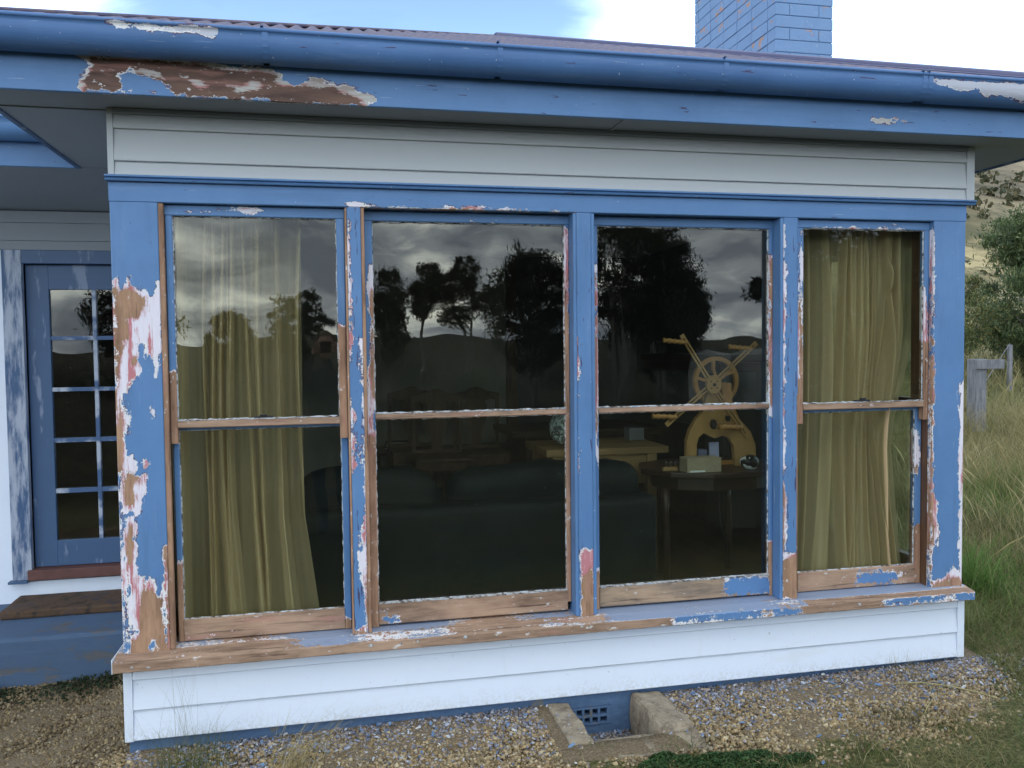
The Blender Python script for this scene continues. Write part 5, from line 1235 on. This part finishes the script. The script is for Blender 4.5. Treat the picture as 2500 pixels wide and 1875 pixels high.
# dining chairs: posts, crest rail, vase splat, seat, legs
def chair(x, y, wd, rot, label, s_=1.0, top=.99):
    root = empty('dining_chair', (x, y, FZ), label, 'chair', 'wooden splat back chairs at the rear of the room'); root.rotation_euler.z = 0
    ok = M_oak(); h = wd / 2; o_ = Vector((x, y, FZ)); ca, sa = math.cos(rot), math.sin(rot)
    fr = (o_, (ca, sa, 0), (-sa, ca, 0), (0, 0, 1))
    t_ = .022
    for sg in (-1, 1):
        MB().prism([(sg * h - .017, 0), (sg * h + .017, 0), (sg * (h + .005) + .016, top - .10), (sg * (h + .005) - .016, top - .10)], -t_ / 2, t_ / 2, fr).build('back_post', ok, root, bevel=.003)
        MB().prism([(sg * (h + .01) - .02, 0), (sg * (h + .01) + .02, 0), (sg * (h + .01) + .02, .43), (sg * (h + .01) - .02, .43)], -.42, -.38, fr).build('front_leg', ok, root, bevel=.003)
    pts = [(-h - .02, top - .115), (-h - .02, top - .05), (-h + .03, top - .040), (-.09, top - .025), (-.045, top), (0, top + .010), (.045, top), (.09, top - .025), (h - .03, top - .040), (h + .02, top - .05), (h + .02, top - .115),
           (h - .04, top - .105), (.13, top - .098), (.07, top - .12), (-.07, top - .12), (-.13, top - .098), (-h + .04, top - .105)]
    MB().prism(pts, -.013, .013, fr).build('crest_rail', ok, root)
    sp = [(.075, top - .11), (.095, top - .16), (.10, top - .22), (.08, top - .30), (.048, top - .40), (.045, .49)]
    MB().prism(sp + [(-a, b) for a, b in reversed(sp)], -.008, .008, fr).build('back_splat', ok, root)
    MB().prism([(-h, .44), (h, .44), (h, .49), (-h, .49)], -.02, .02, fr).build('back_rail', ok, root)
    MB().prism([(-h - .03, .43), (h + .03, .43), (h + .03, .46), (-h - .03, .46)], -.44, .0, fr).build('seat', ok, root, bevel=.006)
    MB().prism([(-h, .36), (h, .36), (h, .43), (-h, .43)], -.41, -.39, fr).build('seat_rail', ok, root)
    return root
chair(1.545, 3.95, .40, .05, 'farthest left splat back chair, partly hidden by the middle chair')
chair(1.70, 3.45, .385, 0, 'middle splat back chair in front of the others, its seat front in view')
chair(2.07, 3.65, .37, 0, 'right splat back chair next to the dark cabinet')
bt = empty('side_table', (1.9, 4.2, FZ), 'dark low side table behind the splat back chairs', 'table')
MB().box(1.2, 2.5, 4.05, 4.35, .26, .30).build('tabletop', M_dark(), bt, bevel=.004)
for a, b in ((1.24, 4.09), (2.46, 4.09), (1.24, 4.31), (2.46, 4.31)): MB().box(a - .025, a + .025, b - .025, b + .025, FZ, .26).build('leg', M_dark(), bt)
for i, (z, c0) in enumerate(((.302, .5), (.327, .3), (.349, .6))):
    b_ = MB().box(1.30 + .01 * i, 1.50 + .012 * i, 4.08, 4.22, z, z + .022); o = b_.build('book', simple('book_cover_%s' % 'abc'[i], (.03, .03, .035), (.05, .05, .06)), None, bevel=.001)
    tag(o, ('bottom', 'middle', 'top')[i] + ' dark book of the small pile on the rear side table', 'book', 'books piled on the rear side table')
    MB().box(1.302 + .01 * i, 1.498 + .012 * i, 4.0785, 4.0799, z + .005, z + .017).build('page_edge', simple('pages', (.65, .63, .55), (.7, .68, .6)), o)
# dark cabinet / counter right of the chairs
cab = empty('cabinet', (2.75, 3.3, FZ), 'dark timber cabinet with overhanging top at the rear of the room', 'cabinet')
MB().box(2.36, 3.45, 2.95, 3.6, FZ, .50).build('cabinet_body', M_dark(), cab); MB().box(2.22, 3.5, 2.85, 3.65, .50, .55).build('cabinet_top', M_dark(), cab, bevel=.006)
# cardboard box
cb = MB(); cb.box(.98, 1.20, 1.50, 1.74, .20, .212).box(.98, 1.20, 1.50, 1.505, .212, .47).box(.98, 1.20, 1.735, 1.74, .212, .47).box(.98, .985, 1.506, 1.734, .212, .47).box(1.195, 1.20, 1.506, 1.734, .212, .47)
bx_ = cb.build('cardboard_box', M_card(), None); tag(bx_, 'open cardboard box behind the left end of the green sofa', 'box')
obj('box_flap', [(1.20, 1.50, .47), (1.20, 1.74, .47), (1.30, 1.72, .34), (1.30, 1.52, .34), (1.203, 1.50, .468), (1.203, 1.74, .468), (1.302, 1.72, .336), (1.302, 1.52, .336)], [(0, 1, 2, 3), (7, 6, 5, 4), (0, 4, 5, 1), (1, 5, 6, 2), (2, 6, 7, 3), (3, 7, 4, 0)], M_card(), bx_)
ct = empty('box_stand', (1.1, 1.6, FZ), 'low dark stand carrying the cardboard box', 'stool'); MB().box(.9, 1.3, 1.42, 1.8, .17, .199).build('seat', M_dark(), ct)
for a, b in ((.93, 1.45), (1.27, 1.45), (.93, 1.77), (1.27, 1.77)): MB().box(a - .02, a + .02, b - .02, b + .02, FZ, .17).build('leg', M_dark(), ct)
# pine desk
dk = empty('desk', (2.40, 1.3, FZ), 'honey pine desk behind the right end of the sofa', 'desk'); pn = M_pine()
MB().box(2.04, 2.79, 1.08, 1.62, .578, .618).build('desk_top', pn, dk, bevel=.004)
MB().box(2.10, 2.70, 1.11, 1.13, .40, .577).build('apron', pn, dk)
MB().box(2.10, 2.70, 1.57, 1.59, .40, .577).build('apron', pn, dk)
for a, b in ((2.11, 1.12), (2.69, 1.12), (2.11, 1.58), (2.69, 1.58)): MB().box(a - .03, a + .03, b - .03, b + .03, FZ, .577).build('leg', pn, dk, bevel=.003)
bg_ = soft('plastic_bag', 2.10, 2.33, 1.14, 1.30, .62, .80, M_bag(), None, .075, .045); tag(bg_, 'crumpled clear plastic bag sitting on the pine desk', 'bag')
MB().box(2.66, 2.76, 1.40, 1.50, .62, .70).build('storage_tub', simple('white_tub', (.09, .10, .11), (.12, .13, .14)), None, bevel=.008)
tag(bpy.data.objects['storage_tub'], 'white tub at the back right of the pine desk', 'tub')
# dark table with the winder
tbx = empty('round_table', (2.95, .80, FZ), 'dark polished table under the wooden winder', 'table'); dkm = M_dark()
pts = [(2.50, .78), (2.60, .60), (2.80, .50), (3.10, .50), (3.30, .60), (3.36, .80), (3.30, 1.02), (3.08, 1.14), (2.78, 1.14), (2.58, 1.02)]
def zprism(mb, poly, z0, z1):
    n = len(poly); return mb.add([(a, b, z0) for a, b in poly] + [(a, b, z1) for a, b in poly], [tuple(range(n))[::-1], tuple(range(n, 2 * n))] + [(i, (i + 1) % n, (i + 1) % n + n, i + n) for i in range(n)])
zprism(MB(), pts, .505, .535).build('tabletop', dkm, tbx, bevel=.006)
zprism(MB(), [(2.93 + (a - 2.93) * .84, .8 + (b - .8) * .84) for a, b in pts], .435, .504).build('apron', dkm, tbx)
for a, b in ((2.62, .72), (3.22, .72), (2.72, 1.02), (3.14, 1.02)): MB().tube([(a, b, FZ), (a, b, .1), (a, b, .3), (a, b, .435)], [.016, .026, .018, .026], 10).build('leg', dkm, tbx, True)
wd = empty('yarn_winder', (2.95, .80, .535), 'pale plywood yarn winder with four peg arms and a spoked drive wheel', 'winder')
mp, og = M_maple(), M_orange(); TZ = .5355
front = [(2.876,0.954),(2.933,0.952),(2.948,0.896),(3.005,0.877),(3.066,0.801),(3.136,0.727),(3.167,0.648),(3.172,0.583),(3.047,0.588),(3.035,0.645),(3.005,0.696),(2.967,0.708),(2.921,0.695),(2.883,0.711),(2.853,0.726),(2.823,0.702),(2.811,0.660),(2.811,0.597),(2.747,0.600),(2.751,0.677),(2.770,0.739),(2.808,0.801),(2.849,0.842),(2.865,0.898)]
front = [(a, max(b, TZ) if b > .61 else TZ) for a, b in front]
MB().prism(front, .735, .765).build('front_frame', mp, wd)
MB().prism([(a + .045, b) for a, b in front], .84, .865).build('rear_frame', og, wd)
MB().prism([(2.980,1.006),(3.038,0.998),(3.045,0.890),(3.092,0.789),(3.045,0.790),(2.991,0.892)], .775, .83).build('upright', og, wd)
hub = Vector((2.895, .70, .996))
MB().prism([(hub.x + .046 * math.cos(a), hub.z + .054 * math.sin(a)) for a in np.linspace(.39, .39 + 2 * math.pi, 9)[:-1]], .690, .716).build('hub', mp, wd, bevel=.002)
for a in (.8, 2.4, 4.0, 5.5): MB().prism([(hub.x + .026 * math.cos(a) + .004 * math.cos(b), hub.z + .026 * math.sin(a) + .004 * math.sin(b)) for b in np.linspace(0, 6.28, 9)[:-1]], .688, .6905).build('bolt', M_black(), wd)
MB().prism([(hub.x + .009 * math.cos(b), hub.z + .009 * math.sin(b)) for b in np.linspace(0, 6.28, 11)[:-1]], .684, .6905).build('bolt', M_black(), wd)
ends = [(2.727, 1.255), (3.150, 1.210), (2.640, .790), (3.100, .712)]
for (ex, ez) in ends:
    a = Vector((hub.x, .722, hub.z)); b = Vector((ex, .722, ez)); d = (b - a).normalized(); p = Vector((-d.z, 0, d.x))
    ar = MB()
    for s_ in (-1, 1): ar.bar(a + d * .03 + p * .0085 * s_, b + p * .0085 * s_, .010, .009, (0, 1, 0))
    ar.bar(b - d * .005, b + d * .018, .010, .028, (0, 1, 0)) if False else ar.obox(b + d * .008, d, (0, 1, 0), p, .012, .005, .0135)
    arm = ar.build('arm', mp, wd, bevel=.0015)
    q = b - d * (.03 if ez > .9 else .05); n = 14; pts_ = []; rs_ = []
    for k in range(n + 1):
        t_ = k / n; pts_.append(q + Vector((-.150 * t_, -.05 * t_, .012 * t_ + .0))); rs_.append(.013 + .0032 * math.cos(t_ * 8 * math.pi))
    MB().tube(pts_, rs_, 9).build('peg', og, arm, True)
# drive wheel behind
wc_ = Vector((3.018, .93, 1.005)); R_o, R_i = .140, .116; whl = MB(); N = 40
ring = []
for k in range(N):
    a = 2 * math.pi * k / N
    for r_ in (R_o, R_i):
        for yy in (.915, .940): ring.append((wc_.x + r_ * math.cos(a), yy, wc_.z + r_ * math.sin(a) * 1.02))
fs = []
for k in range(N):
    a, b = 4 * k, 4 * ((k + 1) % N); fs += [(a, b, b + 1, a + 1), (a + 3, b + 3, b + 2, a + 2), (a, a + 2, b + 2, b), (a + 1, b + 1, b + 3, a + 3)]
whl.add(ring, fs); wh = whl.build('drive_wheel', og, wd)
for k in range(5):
    a = 2 * math.pi * k / 5 + .3; p0 = wc_ + Vector((.02 * math.cos(a), -.003, .02 * math.sin(a))); pm = wc_ + Vector((.07 * math.cos(a + .25), -.003, .07 * math.sin(a + .25))); p1 = wc_ + Vector((.118 * math.cos(a + .15), -.003, .118 * math.sin(a + .15)))
    MB().bar(p0, pm, .016, .020, (0, 1, 0)).bar(pm, p1, .016, .022, (0, 1, 0)).build('spoke', og, wh)
MB().tube([Vector((hub.x, .7, hub.z)), Vector((wc_.x, .93, wc_.z))], .010, 8).build('axle', M_black(), wd)
kx = [(2.903,0.776),(2.990,0.805)]
for (a, b), r1 in zip(kx, (.020, .013)): MB().prism([(a + r1 * .75 * math.cos(t_), b + r1 * 1.35 * math.sin(t_)) for t_ in np.linspace(0, 6.28, 15)[:-1]], .705, .734).build('knob', M_black(), wd, bevel=.003)
MB().box(2.86, 3.16, .80, .83, TZ, TZ + .022).build('base_bar', og, wd)
# things on the dark table
bxs = MB().box(2.675, 2.870, .555, .660, .5355, .612).build('board_box', M_stone(), None, bevel=.0015); tag(bxs, 'small pale box with a white strip on the dark table, left of the curled ornament', 'box')
MB().box(2.69, 2.775, .5515, .5545, .538, .547).build('white_strip', simple('white_strip_paint', (.75, .77, .8), (.8, .8, .82)), bxs)
tag(MB().obox((2.945, .80, .600), (1, .1, 0), (0, 1, 0), (0, .05, 1), .030, .006, .064).build('booklet', M_paper(), None), 'upright pale blue booklet inside the winder arch', 'booklet')
tag(MB().box(2.850, 2.905, .80, .85, .5355, .625).build('packet', simple('mauve_packet', (.16, .18, .30), (.2, .22, .36)), None, bevel=.004), 'dim mauve packet left of the pale booklet in the arch', 'packet')
bm = bmesh.new(); bmesh.ops.create_icosphere(bm, subdivisions=4, radius=1)
for vv in bm.verts:
    c = vv.co; k = 1 + .10 * math.sin(3 * c.x + 1) + .12 * math.exp(-((c.x + .7) ** 2 + (c.z - .5) ** 2) * 6)
    vv.co = Vector((3.058 + c.x * .058 * k, .60 + c.y * .045 * k, .5355 + .036 + max(c.z, -.9) * .038 * k))
me = bpy.data.meshes.new('ornament'); bm.to_mesh(me); bm.free(); me.materials.append(M_cow()); me.polygons.foreach_set('use_smooth', [True] * len(me.polygons))
orn = bpy.data.objects.new('ornament', me); link(orn); tag(orn, 'black and white curled animal ornament on the dark table', 'ornament')
for sx in (-1, 1): MB().tube([(3.028 + sx * .010, .567, .592), (3.025 + sx * .014, .560, .606)], [.006, .002], 6).build('ear', M_cow(), orn)
hk = MB().box(2.585, 2.665, .66, .69, .5355, .556).build('hook_rack', pn, None, bevel=.001); tag(hk, 'little wooden strip with three wire hooks on the dark table', 'rack')
for i in range(3):
    x_ = 2.595 + i * .028; MB().tube([(x_ + .012, .672, .556), (x_, .668, .580), (x_ + .004, .668, .586), (x_ + .014, .668, .578)], .0011, 5).build('wire_hook', simple('steel_wire', (.6, .6, .62), (.7, .7, .72), metal=1, rough=.3), hk)
cdp = [(3.06, .95, .43), (3.05, .96, .30), (3.07, .98, .16), (3.12, 1.0, .05), (3.13, 1.0, -.11)]
tag(MB().tube(cdp, .004, 6).build('power_cord', M_black(), None, True), 'black cord hanging below the dark table', 'cord')
# books on the mantel
for i in range(4):
    hh = .08 + .012 * (i % 3); o = MB().box(3.56, 3.66, 3.30 - .035 * i, 3.325 - .035 * i, 1.151, 1.151 + hh).build('book', simple('book_cover_%s' % 'abcd'[i], (.03, .03, .035), (.05, .05, .06)), None, bevel=.001)
    tag(o, ('farthest from the windows', 'second farthest from the windows', 'second nearest the windows', 'nearest the windows')[i] + ' of four thin dark books on the mantel shelf', 'book', 'books standing on the mantel shelf')
    MB().box(3.5585, 3.5598, 3.302 - .035 * i, 3.309 - .035 * i, 1.154, 1.148 + hh).build('spine_stripe', simple('pages', (.65, .63, .55), (.7, .68, .6)), o)

# ------------------------------------------------------------------ photographer, mirrored in the left window
def skinned(name, joints, edges, m, parent, sub=2, root_i=0):
    me = bpy.data.meshes.new(name); me.from_pydata([j[0] for j in joints], edges, []); me.update(); o = bpy.data.objects.new(name, me); link(o)
    if parent is not None: o.parent = parent; o.matrix_parent_inverse = pinv(parent)
    me.materials.append(m); md = o.modifiers.new('skin', 'SKIN'); sk = me.skin_vertices[0].data
    for i, j in enumerate(joints): r_ = j[1]; sk[i].radius = (r_, r_) if not isinstance(r_, tuple) else r_; sk[i].use_root = (i == root_i)
    md.use_smooth_shade = True; o.modifiers.new('sub', 'SUBSURF').levels = sub; o.modifiers['sub'].render_levels = sub
    return o
PX, PY, GZ = .80, -4.00, -.42
per = empty('person', (PX, PY, GZ), 'person in a dark jacket holding up a phone, mirrored in the left window', 'person')
J = [((PX, PY, .50), (.15, .11)), ((PX, PY, .70), (.13, .10)), ((PX, PY, .92), (.165, .11)), ((PX, PY + .01, 1.02), (.10, .08)), ((PX, PY + .03, 1.09), .055), ((PX, PY + .05, 1.13), .055)]
E_ = [(0, 1), (1, 2), (2, 3), (3, 4), (4, 5)]
for sg in (-1, 1):
    b0 = len(J)
    J += [((PX + sg * .17, PY, .97), .065), ((PX + sg * .25, PY + .10, .76), .05), ((PX + sg * .19, PY + .30, .98), .036), ((PX + sg * .11, PY + .385, 1.14), .024)]
    E_ += [(2, b0), (b0, b0 + 1), (b0 + 1, b0 + 2), (b0 + 2, b0 + 3)]
    b1 = len(J); J += [((PX + sg * .09, PY, .42), .095), ((PX + sg * .10, PY + .02, .02), .062), ((PX + sg * .10, PY - .02, -.36), .042), ((PX + sg * .11, PY + .12, -.385), .035)]
    E_ += [(0, b1), (b1, b1 + 1), (b1 + 1, b1 + 2), (b1 + 2, b1 + 3)]
skinned('body', J, E_, M_cloth(), per)
bm = bmesh.new(); bmesh.ops.create_icosphere(bm, subdivisions=4, radius=1)
for vv in bm.verts:
    c = vv.co.copy(); w_ = 1 - .18 * max(0, -c.z)
    nose = .020 * math.exp(-((c.x / .16) ** 2 + ((c.z + .12) / .22) ** 2)) * (c.y > 0); eye = -.010 * (math.exp(-(((abs(c.x) - .38) / .15) ** 2 + ((c.z - .05) / .10) ** 2))) * (c.y > 0); lip = .005 * math.exp(-((c.x / .25) ** 2 + ((c.z + .52) / .06) ** 2)) * (c.y > 0)
    vv.co = Vector((PX + c.x * .076 * w_, PY + .07 + c.y * (.093 + nose + eye + lip) , 1.225 + c.z * .115))
me = bpy.data.meshes.new('head'); bm.to_mesh(me); bm.free(); me.materials.append(M_skin()); me.polygons.foreach_set('use_smooth', [True] * len(me.polygons)); hd = bpy.data.objects.new('head', me); link(hd); hd.parent = per; hd.matrix_parent_inverse = pinv(per)
for sg in (-1, 1):
    MB().tube([(PX + sg * .074, PY + .06, 1.20), (PX + sg * .084, PY + .055, 1.225), (PX + sg * .080, PY + .055, 1.25)], [.010, .014, .008], 8).build('ear', M_skin(), hd, True)
    MB().tube([(PX + sg * .029, PY + .150, 1.232), (PX + sg * .029, PY + .160, 1.232)], [.012, .004], 10).build('eye', M_black(), hd, True)
bm = bmesh.new(); bmesh.ops.create_icosphere(bm, subdivisions=4, radius=1); bmesh.ops.delete(bm, geom=[vv for vv in bm.verts if vv.co.y > .35 and vv.co.z < .45 or vv.co.z < -.55], context='VERTS')
for vv in bm.verts: c = vv.co; vv.co = Vector((PX + c.x * .088, PY + .060 + c.y * .106, 1.232 + c.z * .122)) + Vector(mn.noise_vector(c * 5)) * .006
me = bpy.data.meshes.new('hair'); bm.to_mesh(me); bm.free(); me.materials.append(M_hair()); hr = bpy.data.objects.new('hair', me); link(hr); hr.parent = per; hr.matrix_parent_inverse = pinv(per)
hr.modifiers.new('thick', 'SOLIDIFY').thickness = .012
for sg in (-1, 1):
    wx, wy, wz_ = PX + sg * .105, PY + .385, 1.15; H_ = [((wx, wy, wz_), .020), ((wx - sg * .012, wy + .015, wz_ + .03), .024), ((wx - sg * .018, wy + .018, wz_ + .055), .020)]; HE = [(0, 1), (1, 2)]
    for f_ in range(4):
        i0 = len(H_); fz = wz_ + .025 + .018 * f_; L = (.85, 1, .95, .75)[f_]
        H_ += [((wx - sg * .012, wy + .030, fz), .0095), ((wx - sg * (.012 + .030 * L), wy + .036, fz + .004), .0085), ((wx - sg * (.012 + .052 * L), wy + .024, fz + .005), .007)]; HE += [(1 if f_ < 2 else 2, i0), (i0, i0 + 1), (i0 + 1, i0 + 2)]
    i0 = len(H_); H_ += [((wx - sg * .025, wy - .004, wz_ + .03), .010), ((wx - sg * .048, wy - .006, wz_ + .045), .008)]; HE += [(1, i0), (i0, i0 + 1)]
    skinned('hand', H_, HE, M_skin(), per, 1)
ph = MB().box(PX - .068, PX + .080, -3.612, -3.603, 1.168, 1.242).build('phone', M_red(), None, bevel=.002); tag(ph, 'dark phone held sideways by the mirrored photographer', 'phone')

# tidy: no stray helper properties
for o in bpy.data.objects:
    if '_w' in o: del o['_w']
